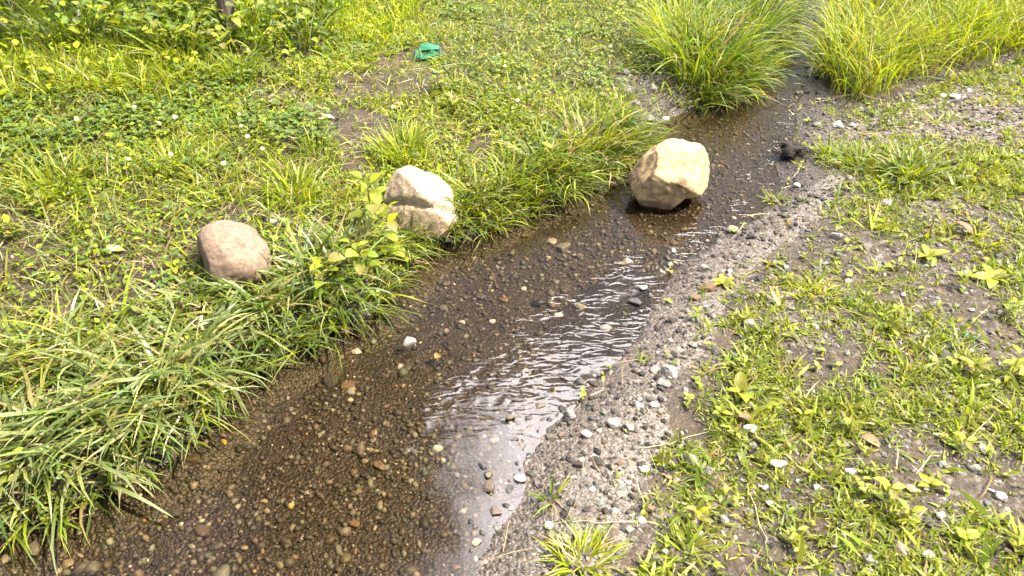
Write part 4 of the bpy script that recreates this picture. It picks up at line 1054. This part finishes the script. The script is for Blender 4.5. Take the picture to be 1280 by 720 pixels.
def twig(px0, py0, px1, py1, rad, label, mat=M_TWIG, sag=.3):
    a, b = G(px0, py0), G(px1, py1); r = np.random.default_rng(int(px0)); n = 9
    q = [a * (1 - t) + b * t + np.array([r.normal(0, .004), r.normal(0, .004), 0]) for t in np.linspace(0, 1, n)]
    for p in q: p[2] = max(float(H(p[0], p[1])), 0) + rad + .006
    v, f = tube(np.array(q) - a, np.linspace(rad, rad * .6, n), 5)
    tag(link('twig', mesh_from('twig', v, f), mat, loc=a), label, 'twig', 'twigs and dry stalks')
M_STALK = plain_material('dry_stalk', (.38, .30, .19), .8)
twig(795, 655, 720, 655, .0014, 'dry stalk lying from the reddish stone toward the sprig', M_STALK)
twig(1035, 660, 1110, 700, .0016, 'long dry stalk lying near the bottom right', M_STALK)
twig(1048, 668, 1090, 715, .0014, 'second dry stalk crossing under the long one', M_STALK)
twig(798, 565, 880, 545, .0014, 'pale dry stalk reaching from the turf over the gravel', M_STALK)
twig(75, 665, 125, 648, .0016, 'brown stalk in the water at the lower left')
twig(335, 125, 372, 92, .002, 'pale twig over the soil near the undergrowth', M_STALK)
twig(455, 132, 500, 126, .002, 'pale twig on the bare soil', M_STALK)
twig(520, 330, 548, 345, .002, 'dry stalk dipping into the water below the split boulder', M_STALK)
twig(60, 335, 140, 320, .0018, 'dead stalk in the grass at the left', M_STALK)
twig(940, 620, 960, 690, .0012, 'thin dry stalk on the lower turf', M_STALK)

# ------------------------------------------------------------------ the young tree whose foot shows at the top
def build_tree():
    g = G(290, 58); o = empty('young_tree', g)
    tag(o, 'slim brown tree trunk rising out of the undergrowth at the top left', 'tree')
    r = np.random.default_rng(8)
    bark, t, N, L = new_mat('brown_bark')
    tc = N('ShaderNodeTexCoord'); mp = N('ShaderNodeMapping'); mp.inputs['Scale'].default_value = (40, 40, 7); L(tc.outputs['Object'], mp.inputs['Vector'])
    n1 = N('ShaderNodeTexNoise'); n1.inputs['Scale'].default_value = 1.5; n1.inputs['Detail'].default_value = 6; L(mp.outputs[0], n1.inputs['Vector'])
    rp = N('ShaderNodeValToRGB'); rp.color_ramp.elements[0].color = (.03, .021, .016, 1); rp.color_ramp.elements[1].color = (.15, .11, .085, 1); L(n1.outputs['Fac'], rp.inputs['Fac'])
    bu = N('ShaderNodeBump'); bu.inputs['Distance'].default_value = .01; L(n1.outputs['Fac'], bu.inputs['Height'])
    p = N('ShaderNodeBsdfPrincipled'); p.inputs['Roughness'].default_value = .9; L(rp.outputs['Color'], p.inputs['Base Color']); L(bu.outputs[0], p.inputs['Normal'])
    ou = N('ShaderNodeOutputMaterial'); L(p.outputs[0], ou.inputs['Surface'])
    zs = np.linspace(-.05, 3.6, 16)
    path = np.stack([.05 * np.sin(zs * 1.1), .04 * np.sin(zs * .8), zs], -1)
    v, f = tube(path, np.interp(zs, [-.05, .08, .3, 3.6], [.050, .040, .034, .012]), 14)
    link('trunk', mesh_from('trunk', v, f), bark, o)
    tips = []
    for k in range(16):
        z = 1.6 + 2.0 * k / 16; a = k * 2.4; ln = r.uniform(.5, .9) * (1.15 - .35 * k / 16)
        b = np.array([np.interp(z, zs, path[:, 0]), np.interp(z, zs, path[:, 1]), z]); q = [b + np.array([math.cos(a) * ln * s, math.sin(a) * ln * s, ln * .7 * s + .08 * math.sin(s * 3)]) for s in np.linspace(0, 1, 7)]
        v, f = tube(q, np.linspace(.012, .004, 7), 6); link('limb', mesh_from('limb', v, f), bark, o); tips += q[2:]
    tips = np.array(tips); i = r.integers(0, len(tips), 5200); m = len(i)
    b = tips[i] + r.normal(0, .13, (m, 3)); L_ = r.uniform(.04, .085, m)
    lf = leaves(b, r.uniform(0, 6.283, m), r.uniform(-.6, .6, m), r.normal(0, .5, m), L_, L_ * .55, r.uniform(0, .7, m), mixcol([(.06, .11, .018), (.085, .14, .02), (.045, .085, .018)], m, .2, r=r))
    link('crown', mesh_from('crown', *lf), M_LEAF, o)
build_tree()
